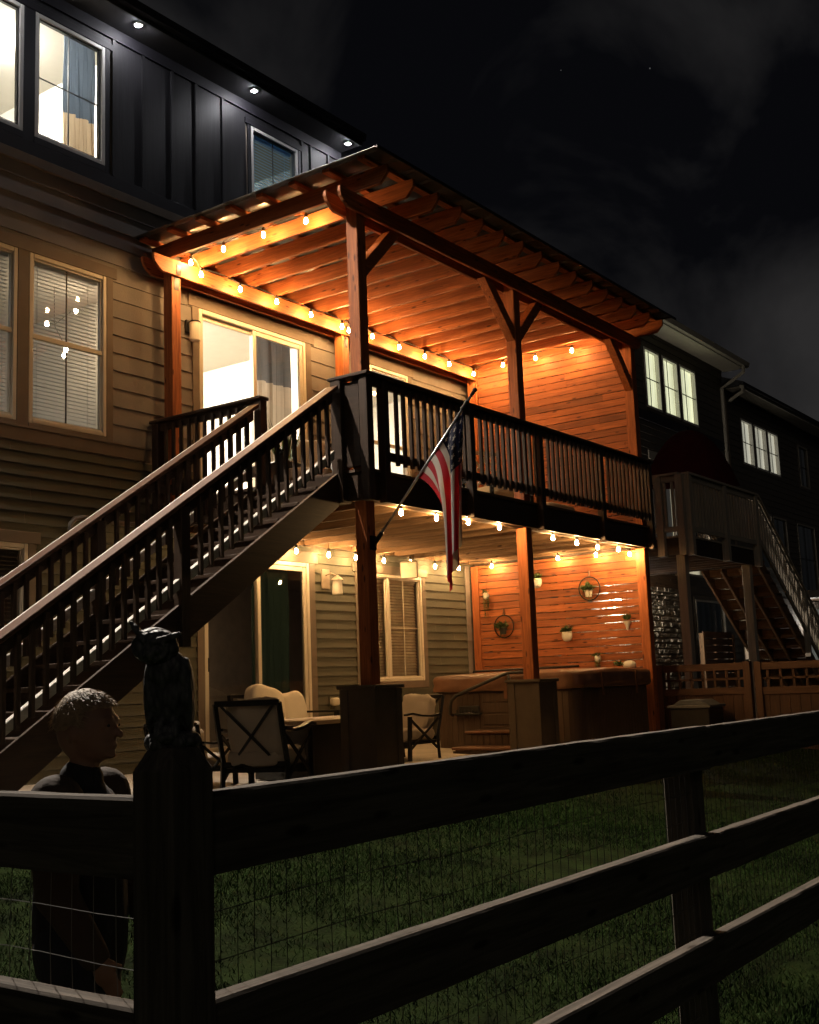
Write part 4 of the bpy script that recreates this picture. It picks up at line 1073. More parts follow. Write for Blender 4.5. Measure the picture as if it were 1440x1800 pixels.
PW = .115; XFP = -4.45
cx, cyy = -7.165, FY+.045
# corner post with chamfered top
w = PW/2
def fpost(x, y, z1, top=True):
    v = [(x+a*w, y+c*w, z) for z in (gz(x, y)-.15, z1-.045) for a, c in ((-1,-1),(1,-1),(1,1),(-1,1))]+[(x+a*w*.62, y+c*w*.62, z1) for a, c in ((-1,-1),(1,-1),(1,1),(-1,1))]
    return MB().add(v, [(3,2,1,0),(0,1,5,4),(1,2,6,5),(2,3,7,6),(3,0,4,7),(4,5,9,8),(5,6,10,9),(6,7,11,10),(7,4,8,11),(8,9,10,11)])
fpost(cx, cyy, .712).build('fence_post', M['rail_z'], fence, bevel=.004)
xp = [XFP, XFP+2.44, XFP+4.88, XFP+7.32]
for x in xp: fpost(x, FY+.055+w+.002, .60).build('fence_post', M['rail_z'], fence, bevel=.004)
ypl = [-5.6, -3.15]
for y in ypl: fpost(cx+.012+w+.002, y, .60).build('fence_post', M['rail_z'], fence, bevel=.004)
for z0, z1 in RT_:
    xs = [cx+w+.003]+xp
    for a, c in zip(xs[:-1], xs[1:]):
        rail((a+.002, FY), (c-.002, FY), z0+rj(.004), z1+rj(.004)).build('fence_rail', M['rail_x'], fence)
    ys = [cyy+w+.003]+ypl
    for a, c in zip(ys[:-1], ys[1:]):
        rail((cx-w+.012, c-.002), (cx-w+.012, a+.002), z0+rj(.004), z1+rj(.004)).build('fence_rail', M['rail_y'], fence)
M['wire_dark'] = mat('unlit_wire', (.008, .007, .006), .8, bump=0, spec=.1)  # same fence wire, darkened to look unlit against the grass
M['wire'] = mat('galvanised_wire', (.16, .16, .15), .45, metal=.8, bump=0)
def mesh_wire(p0, p1, dx=.05, parent=fence, wm='wire_dark', rr=.0012):
    p0, p1 = Vector((*p0, 0)), Vector((*p1, 0)); L = (p1-p0).length; n = int(L/dx); b = MB(); sdv = random.uniform(0, 99)
    def off(s, z): return Vector((noise.noise(Vector((s*1.5+sdv, z*2, 0)))*.012, noise.noise(Vector((s*1.5+sdv, z*2, 7)))*.012, noise.noise(Vector((s*1.8+sdv, z, 3)))*.016))
    for i in range(n+1):
        q = p0.lerp(p1, i/n); pts = [q+off(i*dx, z)*Vector((1, 1, .3)).length/1.4+Vector((0, 0, z)) for z in (-.45, -.2, .05, .3, .52)]
        b.tube(pts, rr, 4, False)
    for z in (-.44, -.34, -.24, -.14, -.04, .06, .18, .27, .37, .47):
        pts = [p0.lerp(p1, k/24)+off(L*k/24, z)+Vector((0, 0, z)) for k in range(25)]
        b.tube(pts, rr, 4, False)
    b.build('wire_mesh', M[wm], parent)
yw = FY+.055+.012
mesh_wire((cx+w, yw), (xp[0], yw)); mesh_wire((xp[0], yw), (xp[1], yw)); mesh_wire((xp[1], yw), (xp[2], yw))
mesh_wire((cx-w+.012+.07, cyy+w), (cx-w+.012+.07, ypl[0]), .07, fence, 'wire', .0011)

# ------------------------------------------------------------------ owl decoy
def owl(x, y, z, h, rz):
    t = thing('owl_statue', (x, y, z), 'dark owl decoy statue perched on the fence corner post', 'statue', None, rz)
    k = h/.30
    b = MB()
    def E(c, r, rot=None): b.ell(Vector(c)*k, tuple(v*k for v in r), 1, 24, 16, rot)
    lean = Matrix.Rotation(R(10), 3, 'X')
    E((0, .012, .125), (.050, .052, .098), lean); E((0, -.004, .175), (.048, .046, .05)); E((0, .03, .075), (.038, .04, .06)); E((0, .055, .04), (.022, .022, .05), Matrix.Rotation(R(18), 3, 'X'))
    for sx in (-1, 1): E((sx*.043, .018, .115), (.016, .045, .092), lean)
    for sx in (-1, 1): b.caps(Vector((sx*.018, -.02, .05))*k, Vector((sx*.02, -.032, .025))*k, .013*k, .010*k)
    b.build('owl_body', M['owl'], t, local=True, remesh=.004*k)
    b = MB()
    E((0, 0, 0), (.056, .044, .038)); E((0, -.008, -.014), (.050, .042, .028)); E((0, .0, .012), (.050, .040, .032))
    for sx in (-1, 1):
        b.caps(Vector((sx*.010, -.040, .014))*k, Vector((sx*.052, -.022, .036))*k, .0085*k, .008*k)
        b.caps(Vector((sx*.046, -.020, .034))*k, Vector((sx*.064, -.018, .044))*k, .009*k, .005*k)
        pts = [Vector((sx*.025+.020*math.cos(a), -.040+.010*abs(math.cos(a)), -.002+.019*math.sin(a)))*k for a in np.linspace(0, 2*math.pi, 21)]
        b.tube(pts, .0042*k, 6, False)
        b.ell(Vector((sx*.025, -.039, -.002))*k, (.0105*k, .009*k, .0105*k))
    b.caps(Vector((0, -.044, .0))*k, Vector((0, -.054, -.020))*k, .007*k, .003*k)
    hd = b.build('owl_head', M['owl'], t, local=True, remesh=.0028*k)
    hd.location = Vector((-.024, -.018, .232))*k; hd.rotation_euler = (R(6), R(14), R(-18))
    b = MB()
    for i in range(26):
        a = random.uniform(0, 6.28); r = random.uniform(.01, .05)
        b.ell(Vector((r*math.cos(a), .012+r*math.sin(a), random.uniform(.005, .03)))*k, (random.uniform(.015, .028)*k,)*2+(random.uniform(.012, .026)*k,))
    b.build('rock_base', M['owl'], t, local=True, remesh=.005*k)
    return t
m, tt, bs = newmat('owl_resin')
mp = mapped(tt, (1, 1, .45)); v = N(tt, 'ShaderNodeTexVoronoi'); v.inputs['Scale'].default_value = 85; tt.links.new(mp.outputs[0], v.inputs['Vector'])
r_ = ramp(tt, v.outputs['Distance'], (0, (.16, .156, .152)), (.8, (.05, .047, .045))); tt.links.new(r_.outputs[0], bs.inputs['Base Color']); bs.inputs['Roughness'].default_value = .6
bp = N(tt, 'ShaderNodeBump'); bp.inputs['Strength'].default_value = .9; bp.inputs['Distance'].default_value = .006; bp.invert = True
tt.links.new(v.outputs['Distance'], bp.inputs['Height']); tt.links.new(bp.outputs[0], bs.inputs['Normal']); M['owl'] = m
owl(cx-.004, cyy+.008, .712, .262, R(-52))

# ------------------------------------------------------------------ children by the fence
M['skin'] = mat('skin', (.22, .12, .075), .55, var=.06, bump=.05)
M['hair'] = mat('blond_hair', (.30, .21, .125), .6, var=.3, scale=30, bump=.6, bscale=120)
M['jacket'] = mat('dark_jacket', (.014, .013, .014), .85, bump=.3)
M['eye'] = mat('dark_eye', (.02, .015, .012), .1, bump=0)
M['sleeve'] = mat('tan_sleeve', (.055, .038, .026), .9, bump=.6, bscale=30)
M['jeans'] = mat('dark_trousers', (.02, .022, .03), .9, bump=.3)
def child(loc, h, rz, label, hair, jacket, arm_up=False):
    t = None; k = h/1.25
    V = lambda *a: Vector(a)*k
    b = MB()
    # torso, neck
    b.caps(V(0, 0, .62), V(0, .0, .70), .095*k, .10*k); b.caps(V(0, 0, .70), V(0, -.005, .93), .10*k, .09*k)
    b.caps(V(-.10, 0, .96), V(.10, 0, .96), .045*k, .045*k); b.caps(V(0, 0, .95), V(0, .008, 1.05), .042*k, .04*k)
    for s in (-1, 1):
        b.caps(V(s*.055, 0, .60), V(s*.06, .01, .34), .066*k, .047*k); b.caps(V(s*.06, .01, .34), V(s*.06, -.01, .07), .047*k, .033*k)
        b.caps(V(s*.06, -.02, .04), V(s*.065, .10, .03), .036*k, .030*k)
        el = V(s*.17, .03, .77) if not (arm_up and s > 0) else V(s*.16, .12, .84)
        wr = V(s*.16, .13, .62) if not (arm_up and s > 0) else V(s*.10, .26, .92)
        b.caps(V(s*.13, 0, .955), el, .040*k, .032*k); b.caps(el, wr, .032*k, .023*k)
        d = (wr-el).normalized(); sd = d.cross(Vector((1, 0, 0))).normalized(); pl = wr+d*.045*k
        b.ell(wr+d*.03*k, (.022*k, .026*k, .034*k))
        for f, (o_, l) in enumerate(((-.017, .040), (-.006, .048), (.006, .046), (.017, .036))):
            a = pl+sd*o_*k; c = a+d*l*.5*k+Vector((0, 0, -.002*k)); e = c+d*l*.45*k+Vector((0, 0, -.01*k))
            b.caps(a, c, .0072*k, .0066*k, 8); b.caps(c, e, .0066*k, .0055*k, 8)
        b.caps(wr+d*.015*k-sd*.02*k, wr+d*.04*k-sd*.042*k, .008*k, .0065*k, 8)
    # head with face (facing +Y)
    hc = V(0, .015, 1.15); kb = k; k = k*.88
    V = lambda *a: Vector(a)*k
    b.ell(hc, (.074*k, .090*k, .100*k)); b.ell(hc+V(0, .028, -.045), (.056*k, .060*k, .055*k))
    b.caps(hc+V(0, .086, .002), hc+V(0, .106, -.022), .009*k, .012*k)                      # nose
    b.caps(hc+V(-.018, .083, -.052), hc+V(.018, .083, -.052), .007*k, .007*k)              # lips
    b.ell(hc+V(0, .075, -.078), (.02*k, .016*k, .014*k))
    for s in (-1, 1):
        b.ell(hc+V(s*.076, -.002, -.012), (.010*k, .020*k, .028*k)); b.caps(hc+V(s*.014, .086, .022), hc+V(s*.046, .074, .022), .008*k, .007*k)
        b.ell(hc+V(s*.03, .080, .004), (.013*k, .008*k, .009*k))
    body = b.build('person', M['skin'], None, local=True, remesh=.0075*k)
    body.location = loc; body.rotation_euler = (0, 0, rz); tag(body, label, 'person')
    for s in (-1, 1):
        MB().ell(hc+V(s*.031, .0845, .004), (.006*k, .004*k, .0045*k), nu=12, nv=8).build('eye', M['eye'], body, local=True, smooth=True)
    def hf(q):
        q = q.copy()
        if q.y > .02*k and q.z < .035*k: q *= .86
        if q.z < -.02*k: q *= .9
        return q*(1+.03*noise.noise(q*(40/k)))
    MB().ell(hc+V(0, -.006, .018), (.081*k, .094*k, .094*k), 1, 30, 20, None, hf).build('hair', hair, body, local=True, smooth=True)
    tf = MB()
    for _ in range(1500):
        a = random.uniform(0, 6.283); e_ = math.asin(random.uniform(-.15, 1)); nrm = Vector((math.cos(a)*math.cos(e_), math.sin(a)*math.cos(e_), math.sin(e_)))
        if nrm.y > .35 and nrm.z < .45: continue
        p_ = hc+V(0, -.006, .018)+Vector((nrm.x*.080, nrm.y*.093, nrm.z*.093))*k
        sw = Vector((-nrm.y, nrm.x, 0))*.5+Vector((rj(.5), rj(.5)+.3, -.35)); d_ = (nrm*.35+sw).normalized()*.022*k*random.uniform(.6, 1.2); w_ = d_.cross(nrm).normalized()*.0016*k
        tf.add([p_-w_, p_+w_, p_+d_*.6+w_*.7, p_+d_+Vector((0, 0, -.004*k)), p_+d_*.6-w_*.7], [(0, 1, 2, 3, 4)])
    tf.build('hair', hair, body, local=True)
    k = kb; V = lambda *a: Vector(a)*k
    j = MB()
    j.caps(V(0, 0, .60), V(0, 0, .70), .115*k, .118*k); j.caps(V(0, 0, .70), V(0, 0, .92), .118*k, .105*k); j.caps(V(-.10, 0, .955), V(.10, 0, .955), .058*k, .058*k)
    j.caps(V(0, -.005, .99), V(0, .0, 1.02), .062*k, .058*k)
    for s in (-1, 1):
        el = V(s*.17, .03, .77) if not (arm_up and s > 0) else V(s*.16, .12, .84)
        wr = V(s*.16, .13, .62) if not (arm_up and s > 0) else V(s*.10, .26, .92)
        q = MB().caps(V(s*.122, 0, .975), el, .070*k, .052*k); q.caps(el, el.lerp(wr, .93), .050*k, .036*k); q.build('sleeve', M['sleeve'], body, local=True, remesh=.009*k)
    j.build('jacket', jacket, body, local=True, remesh=.009*k)
    p = MB()
    for s in (-1, 1):
        p.caps(V(s*.055, 0, .62), V(s*.06, .01, .34), .078*k, .058*k); p.caps(V(s*.06, .01, .34), V(s*.06, -.01, .08), .058*k, .044*k)
    p.caps(V(-.03, 0, .63), V(.03, 0, .63), .10*k, .10*k)
    p.build('trousers', M['jeans'], body, local=True, remesh=.009*k)
    for s in (-1, 1):
        MB().caps(V(s*.062, -.03, .035), V(s*.067, .11, .03), .045*k, .038*k).build('shoe', M['plastic_dark'], body, local=True, smooth=True)
    return body
cpos = (-6.72, -7.16)
child((cpos[0], cpos[1], gz(*cpos)+.012), 1.35, R(203), 'child with short blond hair in dark clothes standing behind the left fence', M['hair'], M['jacket'])
# ------------------------------------------------------------------ neighbour house 1
M['n_siding'] = mat('neighbour_siding', (.13, .115, .095), .8, var=.1, island=.08)
M['n_trim'] = mat('neighbour_trim', (.32, .29, .24), .6, var=.08)
M['n_soffit'] = mat('neighbour_soffit', (.42, .38, .31), .6, var=.05)
M['n_curtain'] = emit('lit_curtain_glow', (.80, .80, .50), .62)
n1 = thing('neighbour_house', (13, 0, 0), 'dark neighbouring house with three lit top windows and a pale gutter', 'house')
NG = -.2
nw = [(13.70, 14.50, 6.47, 7.80), (14.66, 15.50, 6.47, 7.80), (15.62, 16.55, 6.47, 7.80)]
ns = (13.75, 16.2, 2.95, 5.25); nl = (15.55, 17.3, -.1, 2.45)
nop = [*nw, ns, nl]
def n_opens(o): return grow(o, .08, .08, .08)
sheath('sheathing', M['dim_plaster'], 9.0, 18.35, -.5, 8.3, nop, .004, .15, n1)
siding('siding', M['n_siding'], 9.0, 18.35, 3.0, 8.2, .16, [n_opens(o) for o in nop], 0, .014, n1)
siding('lower_siding', M['n_siding'], 14.95, 18.35, -.3, 3.0, .16, [n_opens(nl)], 0, .014, n1)
for x in (9, 18.27): B(x, x+.08, .15, 8, -.5, 8.3).build('side_wall', M['n_siding'], n1)
# stone facing
b = MB(); z = -.3
while z < 2.95:
    h = random.uniform(.07, .14); x = 9.0+rj(.1)
    while x < 14.9:
        ww = random.uniform(.10, .26); hh = h*random.uniform(.85, 1)
        d0 = random.uniform(.03, .07)
        x0, x1, zz0, zz1 = max(x, 9)+.008, min(x+ww, 14.93)-.004, z+.006, min(z+hh, 2.97)
        if x1-x0 > .03 and zz1-zz0 > .02:
            q = .016
            b.add([(x0, 0, zz0), (x1, 0, zz0), (x1, 0, zz1), (x0, 0, zz1), (x0+q+rj(.008), -d0+rj(.01), zz0+q), (x1-q+rj(.008), -d0+rj(.01), zz0+q+rj(.006)), (x1-q, -d0+rj(.012), zz1-q), (x0+q, -d0+rj(.01), zz1-q+rj(.006))],
                  [(4, 5, 6, 7), (0, 1, 5, 4), (1, 2, 6, 5), (2, 3, 7, 6), (3, 0, 4, 7)])
        x += ww
    z += h
b.build('stone_facing', mat('field_stone', (.30, .26, .20), .85, var=.3, scale=9, island=.45, bump=.4, spec=.1), n1)
def lit_window(o, parent, vin, curtain_m, grid=True, y=0, folds=True, trimm=None):
    x0, x1, z0, z1 = o; f = .05; w = MB()
    w.box(x0, x0+f, -.03, .05, z0, z1).box(x1-f, x1, -.03, .05, z0, z1).box(x0+f, x1-f, -.03, .05, z1-f, z1).box(x0+f, x1-f, -.03, .05, z0, z0+f)
    win = w.build('window', vin, parent)
    if grid: MB().box((x0+x1)/2-.008-.1, (x0+x1)/2+.008-.1, .0, .012, z0+f, z1-f).box(x0+f, x1-f, .0, .011, (z0+z1)/2-.01, (z0+z1)/2+.01).build('muntin', M['sash'], win)
    MB().add([(x0+f, .02, z0+f), (x1-f, .02, z0+f), (x1-f, .02, z1-f), (x0+f, .02, z1-f)], [(0, 1, 2, 3)]).build('pane', M['glass'], win)
    b = MB(); n = 40; vs = []
    for i in range(n+1):
        x = x0+(x1-x0)*i/n; yy = .10+.03*math.sin(i*1.1)+.015*math.sin(i*2.3)
        vs += [(x, yy, z0), (x, yy, z1)]
    b.add(vs, [(2*i, 2*i+2, 2*i+3, 2*i+1) for i in range(n)]); b.build('curtain_panel', curtain_m, win, smooth=True)
    t = MB(); t.box(x0-.07, x0, -.02, 0, z0-.07, z1+.07).box(x1, x1+.07, -.02, 0, z0-.07, z1+.07).box(x0, x1, -.02, 0, z1, z1+.07).box(x0, x1, -.02, 0, z0-.07, z0)
    t.build('trim', trimm or M['n_siding'], win)
    return win
# lit rooms: the cloth itself glows, in place of room lamps
def glow_cloth(name, c, e):
    m, t, bs = newmat(name); mp = mapped(t, (1, 1, 1)); n = N(t, 'ShaderNodeTexNoise'); n.inputs['Scale'].default_value = 3
    t.links.new(mp.outputs[0], n.inputs['Vector']); wv = N(t, 'ShaderNodeTexWave'); wv.inputs['Scale'].default_value = 2.2; wv.inputs['Distortion'].default_value = 1.5; wv.bands_direction = 'X'
    t.links.new(mp.outputs[0], wv.inputs['Vector'])
    r = ramp(t, wv.outputs['Fac'], (0, tuple(v*.62 for v in c)), (1, c)); t.links.new(r.outputs[0], bs.inputs['Base Color']); t.links.new(r.outputs[0], bs.inputs['Emission Color']); bs.inputs['Emission Strength'].default_value = e  # darker bands put the curtain folds into colour and glow
    return m
M['n_cloth'] = glow_cloth('lit_curtain', (.80, .80, .54), 1.25); M['n_cloth2'] = glow_cloth('lit_curtain_pale', (.80, .76, .62), .7)
M['dim_cloth'] = glow_cloth('dim_curtain', (.5, .46, .40), .05); M['dark_cloth'] = glow_cloth('dark_curtain', (.12, .13, .13), .02)
for o in nw: lit_window(o, n1, M['white_vinyl'], M['n_cloth'], trimm=M['n_siding'])
lit_window((ns[0], 14.85, ns[2], ns[3]), n1, M['n_trim'], M['dim_cloth'], False); lit_window((14.9, ns[1], ns[2], ns[3]), n1, M['n_trim'], glow_cloth('warm_curtain', (.8, .72, .5), .6), False)
lit_window(nl, n1, M['n_trim'], M['dark_cloth'], False)
B(13.6, 16.6, -.03, 0, 5.34, 5.52).build('door_head', M['n_trim'], n1)
B(9.0, 18.35, -.045, 0, 6.16, 6.36).build('band_board', M['slate_trim'], n1)
B(8.9, 18.55, -.50, 0, 8.20, 8.22).build('soffit', M['n_soffit'], n1); MB().box(8.9, 18.55, -.53, -.50, 8.18, 8.32).build('fascia', M['n_trim'], n1)
MB().prism([(-.53, 8.20), (-.62, 8.21), (-.65, 8.32), (-.63, 8.32), (-.61, 8.23), (-.53, 8.22)], 'x', 8.9, 18.6).build('gutter', M['n_trim'], n1)
MB().prism([(-.6, 8.325), (4, 10.2), (8.4, 8.325), (8.4, 8.25), (-.6, 8.25)], 'x', 8.9, 18.55).build('roof', M['roof'], n1)
MB().tube([(18.3, -.58, 8.2), (18.3, -.58, 8.05), (18.2, -.30, 7.85), (18.12, -.07, 7.7), (18.12, -.06, 5.2)], .045, 6).build('downspout', M['n_trim'], n1)

# neighbour deck
nd_ = thing('neighbour_deck', (9.5, -1.5, NG), 'weathered grey neighbouring deck with slatted railing', 'deck')
DX0, DX1, DZ = 7.92, 11.02, 2.93
B(DX0, DX1, -3.0, -2.96, 2.64, 2.90).build('rim_joist', M['stain_x'], nd_); B(DX0, DX0+.04, -2.96, 0, 2.64, 2.90).build('rim_joist', M['stain_y'], nd_); B(DX1-.04, DX1, -2.96, 0, 2.64, 2.90).build('rim_joist', M['stain_y'], nd_)
B(DX0+.04, 14.5, -.06, -.075, 2.62, 2.90).build('ledger', M['frame_x'], nd_)
for k in range(8):
    x = DX0+.1+.4*k
    if x < DX1-.08: B(x, x+.04, -2.96, -.06, 2.66, 2.898).build('joist', M['frame_y'], nd_)
b = MB(); y = -3.02
while y < -.02: b.box(DX0-.02, DX1+.02, y, y+.135, 2.90, DZ); y += .141
b.build('decking', M['grey_x'], nd_)
for x in (DX0+.06, DX1-.2): B(x, x+.14, -2.94, -2.80, NG, 2.66).build('deck_post', M['grey_z'], nd_, bevel=.005)
def rail_run(p0, p1, parent, posts, z=DZ, m='grey', h=.95):
    p0, p1 = Vector((*p0, 0)), Vector((*p1, 0)); L = (p1-p0).length; ax = 'x' if abs(p1.x-p0.x) > abs(p1.y-p0.y) else 'y'
    MB().vbar(p0+Vector((0, 0, z+h)), p1+Vector((0, 0, z+h)), .13, .035).build('rail_cap', M[m+'_'+ax], parent)
    MB().vbar(p0+Vector((0, 0, z+h-.07)), p1+Vector((0, 0, z+h-.07)), .04, .09).build('top_rail', M[m+'_'+ax], parent); MB().vbar(p0+Vector((0, 0, z+.1)), p1+Vector((0, 0, z+.1)), .04, .08).build('bottom_rail', M[m+'_'+ax], parent)
    n = int(L/.125)
    for i in range(1, n):
        q = p0.lerp(p1, i/n); B(q.x-.02, q.x+.02, q.y-.02, q.y+.02, z+.14, z+h-.1).build('baluster', M[m+'_z'], parent)
    for s in posts:
        q = p0.lerp(p1, s); B(q.x-.055, q.x+.055, q.y-.055, q.y+.055, 2.62, z+h-.02).build('rail_post', M[m+'_z'], parent)
rail_run((DX0, -3.06), (DX1, -3.06), nd_, (.02, .5, .98)); rail_run((DX0-.04, -2.98), (DX0-.04, -.1), nd_, (.0, .12, .5, .98))
# neighbour stairs
nst_ = thing('neighbour_stairs', (12.4, -2.5, NG), 'open stringer stairs going down from the neighbouring deck', 'stairs')
SLn = .70; Ln = (DZ-NG)/SLn
for y in (-3.02, -2.68, -2.34, -2.0):
    MB().prism([(DX1+.02, 2.86), (DX1+.02, 2.60), (DX1+.02+Ln-.35, NG), (DX1+Ln+.05, NG), (DX1+Ln+.05, NG+.05)], 'y', y-.02, y+.02).build('stringer', M['nstair_x'], nst_)
nn = 17
for k in range(1, nn):
    z = DZ-(DZ-NG)*k/nn; x = DX1+.02+Ln*(k-1)/nn
    B(x, x+Ln/nn+.03, -3.04, -1.98, z-.035, z).build('tread', M['nstair_y'], nst_); B(x-.002, x+.016, -3.0, -2.02, z+.002, z+.14).build('riser', M['nstair_y'], nst_)
def zn(x): return DZ-SLn*(x-DX1)
xe = DX1+Ln
for yy in (-3.08, -1.94):
    MB().vbar((DX1, yy, zn(DX1)+.93), (xe, yy, zn(xe)+.93), .12, .04).build('handrail', M['grey_x'], nst_)
    MB().vbar((DX1, yy, zn(DX1)+.84), (xe, yy, zn(xe)+.84), .04, .1).build('top_rail', M['grey_x'], nst_)
    MB().vbar((DX1, yy, zn(DX1)+.16), (xe, yy, zn(xe)+.16), .04, .09).build('bottom_rail', M['grey_x'], nst_)
    for k in range(1, 34):
        x = DX1+Ln*k/34; B(x-.02, x+.02, yy-.02, yy+.02, zn(x)+.19, zn(x)+.81).build('baluster', M['grey_z'], nst_)
    for x in (DX1+Ln*.5, xe-.06): B(x-.05, x+.05, yy-.05, yy+.05, max(NG, zn(x)-.3), zn(x)+.92).build('newel_post', M['grey_z'], nst_)
# umbrella on the neighbour deck
um = thing('patio_umbrella', (12.3, -1.5, DZ), 'dark red patio umbrella leaning over the neighbouring deck', 'umbrella')
ap = Vector((12.0, -1.55, 5.45)); axu = Vector((-.15, -.1, .98)).normalized(); e1 = axu.cross(Vector((0, 1, 0))).normalized(); e2 = axu.cross(e1)
vs = [ap]; fs = []; ns_ = 8; rings_ = 6
for r_i in range(1, rings_+1):
    for k in range(ns_*4):
        a = 2*math.pi*k/(ns_*4); f_ = r_i/rings_; pk = 1-.06*abs(math.sin(a*ns_/2)); rr = .98*f_*pk
        vs.append(ap+e1*rr*math.cos(a)+e2*rr*math.sin(a)-axu*(1.1*f_**2.1))
n4 = ns_*4
for k in range(n4): fs.append((0, 1+k, 1+(k+1) % n4))
for r_i in range(rings_-1):
    for k in range(n4): fs.append((1+r_i*n4+k, 1+(r_i+1)*n4+k, 1+(r_i+1)*n4+(k+1) % n4, 1+r_i*n4+(k+1) % n4))
MB().add(vs, fs).build('canopy', mat('red_canvas', (.06, .009, .009), .9, spec=.1), um, smooth=True)
MB().tube([ap+axu*.06, ap-axu*1.1, (12.35, -1.45, 2.94)], .022, 8).build('pole', M['black_metal'], um)
# wall lamp behind the slats
t = thing('neighbour_wall_lamp', (11.35, -.15, 2.25), 'bright patio lamp shining through the gaps of the slat screen', 'wall lamp')
MB().ell((11.35, -.16, 2.25), (.07, .07, .09), nu=16, nv=10).build('lamp_globe', M['n_lamp'], t, smooth=True)
B(11.29, 11.41, -.085, -.06, 2.32, 2.46).build('mount_plate', M['black_metal'], t); MB().tube([(11.35, -.08, 2.42), (11.35, -.16, 2.42), (11.35, -.16, 2.34)], .012).build('lamp_arm', M['black_metal'], t)
# slatted bin screen, white chair
t = thing('bin_screen', (13.4, -1.0, NG), 'small brown slatted screen under the neighbouring stairs', 'screen')
b = MB(); z = NG+.05
while z < 1.55: b.box(13.35, 14.9, -1.02, -1.0, z, z+.125); z += .14
b.build('slat', M['brown_x'], t); MB().box(13.26, 13.35, -1.05, -.96, NG, 1.62).box(14.05, 14.12, -1.0, -.94, NG, 1.58).box(14.9, 14.98, -1.05, -.96, NG, 1.6).build('screen_post', M['frame_z'], t)
wc = copy_tree(lt_); wc.location = (11.6, -1.9, NG); wc.rotation_euler.z = R(200); wc['label'] = 'white lawn chair behind the brown lattice fence'; wc.name = 'lawn_chair'
for ch in wc.children: ch.data = ch.data.copy(); ch.data.materials[0] = M['ceramic']

# brown lattice-topped fence between the yards
def lattice(y0, y1, zt, zb, label):
    t = thing('lattice_fence', (7.2, (y0+y1)/2, zb), label, 'fence', 'brown yard fence panels')
    X = 7.2
    MB().box(X-.03, X+.03, y1, y0, zt-.10, zt).box(X-.03, X+.03, y1, y0, zt-.44, zt-.34).build('fence_rail', M['brown_y'], t, bevel=.004)
    B(X-.012, X+.012, y1, y0, zt-.235, zt-.205).build('lattice_bar', M['brown_y'], t)
    n = max(3, int((y0-y1)/.17))
    for i in range(1, n):
        y = y0+(y1-y0)*i/n; B(X-.012, X+.010, y-.018, y+.018, zt-.345, zt-.095).build('lattice_bar', M['brown_z'], t)
    b = MB(); y = y1
    while y < y0-.02: b.box(X-.012, X+.012, y+.002, min(y+.138, y0)-.002, zb, zt-.43); y += .14
    b.build('fence_board', M['brown_z'], t)
    for y in (y0-.05, y1+.045): B(X-.05, X+.05, y-.05, y+.05, zb-.1, zt+.015).build('fence_post', M['brown_z'], t, bevel=.004)
lattice(-2.70, -4.10, .955, -.45, 'brown lattice topped fence panel next to the hot tub')
lattice(-4.16, -6.3, .945, -.55, 'brown lattice topped fence panel nearest the right edge')
t = thing('storage_box', (6.75, -3.45, -.2), 'low dark storage box with a grey lid beside the tub', 'box')
B(6.52, 7.05, -3.72, -3.16, -.18, .36).build('box_body', M['plastic_dark'], t, bevel=.01); MB().box(6.49, 7.08, -3.75, -3.13, .36, .40).prism([(-3.70, .40), (-3.18, .40), (-3.3, .47), (-3.58, .47)], 'x', 6.54, 7.03).build('box_lid', mat('grey_lid', (.13, .13, .125), .6), t, bevel=.006)

# ------------------------------------------------------------------ neighbour house 2
n2 = thing('far_house', (22, 0, 0), 'farther dark house with pale lit windows at the right edge', 'house')
w2 = [(19.40, 20.25, 6.0, 7.18), (20.38, 21.3, 6.0, 7.18), (21.4, 22.25, 6.0, 7.18)]
w2d = [(24.0, 24.85, 5.95, 7.17), (19.7, 21.2, 3.4, 4.88), (21.3, 22.4, 3.4, 4.86), (23.3, 24.9, 2.9, 4.86)]
d2 = (23.55, 25.2, 0, 2.55)
sheath('sheathing', M['dim_plaster'], 18.55, 32, -.5, 7.9, [*w2, *w2d, d2], .004, .15, n2)
siding('siding', M['n_siding'], 18.55, 32, 2.7, 7.75, .16, [grow(o, .06, .06, .06) for o in (*w2, *w2d, d2)], 0, .014, n2)
B(18.55, 18.63, .15, 8, -.5, 7.9).build('side_wall', M['n_siding'], n2)
for o in w2: lit_window(o, n2, M['white_vinyl'], M['n_cloth2'])
for o in w2d: lit_window(o, n2, M['n_trim'], M['dark_cloth'], True)
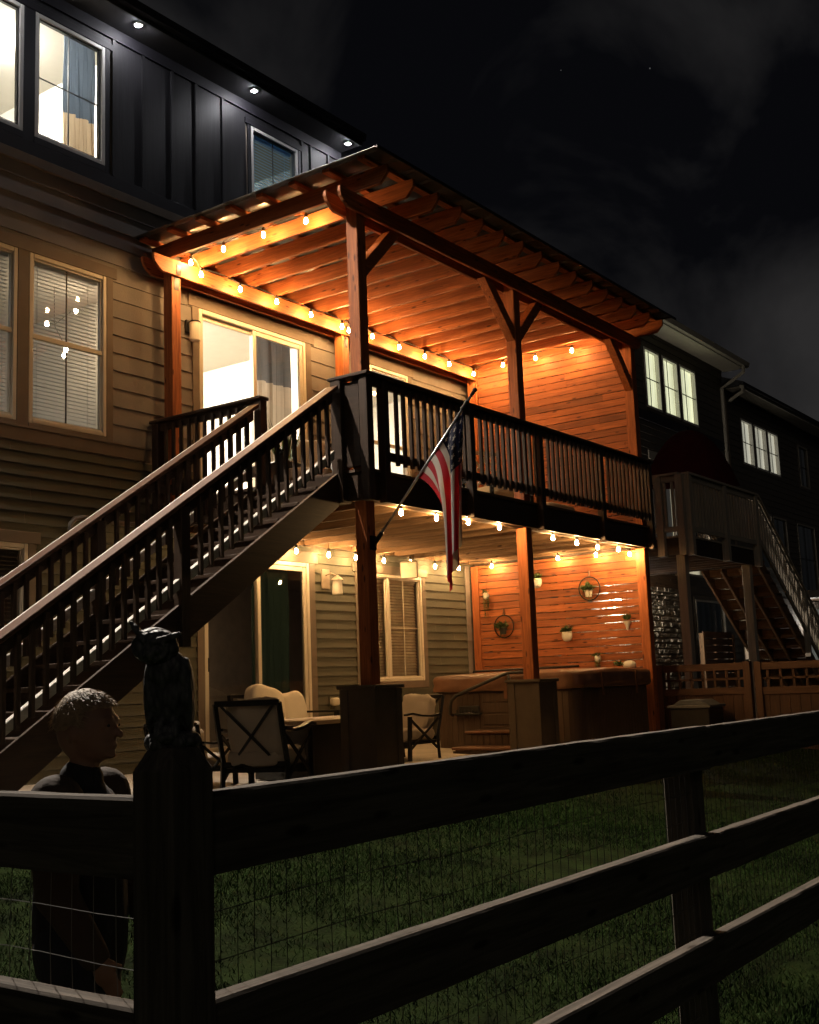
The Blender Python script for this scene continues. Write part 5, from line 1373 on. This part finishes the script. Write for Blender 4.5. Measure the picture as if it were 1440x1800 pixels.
B(18.3, 32, -.45, 0, 7.70, 7.72).build('soffit', M['n_siding'], n2); B(18.3, 32, -.48, -.45, 7.68, 7.82).build('fascia', M['n_trim'], n2)
MB().prism([(-.55, 7.825), (4, 9.6), (8.4, 7.825), (8.4, 7.75), (-.55, 7.75)], 'x', 18.3, 32).build('roof', M['roof'], n2)
MB().tube([(18.36, -.5, 7.74), (18.36, -.5, 7.6), (18.5, -.1, 7.45)], .045, 6).build('downspout', M['n_trim'], n2)
b = MB(); z = -.3
while z < 2.7:
    x = 18.55+(.1 if int(z/.075) % 2 else 0)
    while x < 32:
        if not (d2[0]-.06 < x+.1 < d2[1]+.06 and z < d2[3]): b.box(x+.005, x+.2-.005, -.03, 0, z+.004, z+.071)
        x += .2
    z += .075
b.build('brick_facing', mat('pale_brick', (.34, .27, .22), .85, island=.25), n2)
lit_window(d2, n2, M['n_trim'], glow_cloth('lit_door_curtain', (.8, .8, .7), .16), False)
t = thing('far_wall_lamp', (23.35, -.2, 2.15), 'bright white lamp beside the far lit patio door', 'wall lamp')
MB().ell((23.3, -.2, 2.2), (.10, .10, .11), nu=14, nv=9).build('lamp_globe', M['n2_lamp'], t, smooth=True); B(23.24, 23.36, -.05, -.032, 2.22, 2.42).build('mount_plate', M['black_metal'], t); MB().tube([(23.3, -.05, 2.36), (23.3, -.2, 2.36), (23.3, -.2, 2.3)], .012).build('lamp_arm', M['black_metal'], t)
fd = thing('far_deck', (24, -1.2, 0), 'far dark deck with thin railing at the right edge', 'deck')
B(22.6, 28, -2.4, -.05, 2.72, 2.92).build('deck_floor', M['stain_x'], fd)
MB().box(22.6, 28, -2.43, -2.37, 3.80, 3.86).box(22.6, 28, -2.42, -2.38, 3.0, 3.06).build('deck_rail', M['stain_x'], fd)
for k in range(30):
    x = 22.65+.13*k; B(x-.018, x+.018, -2.42, -2.385, 3.06, 3.80).build('baluster', M['stain_z'], fd)
for x in (22.65, 27.5): B(x, x+.14, -2.4, -2.26, -.4, 2.72).build('deck_post', M['stain_z'], fd)
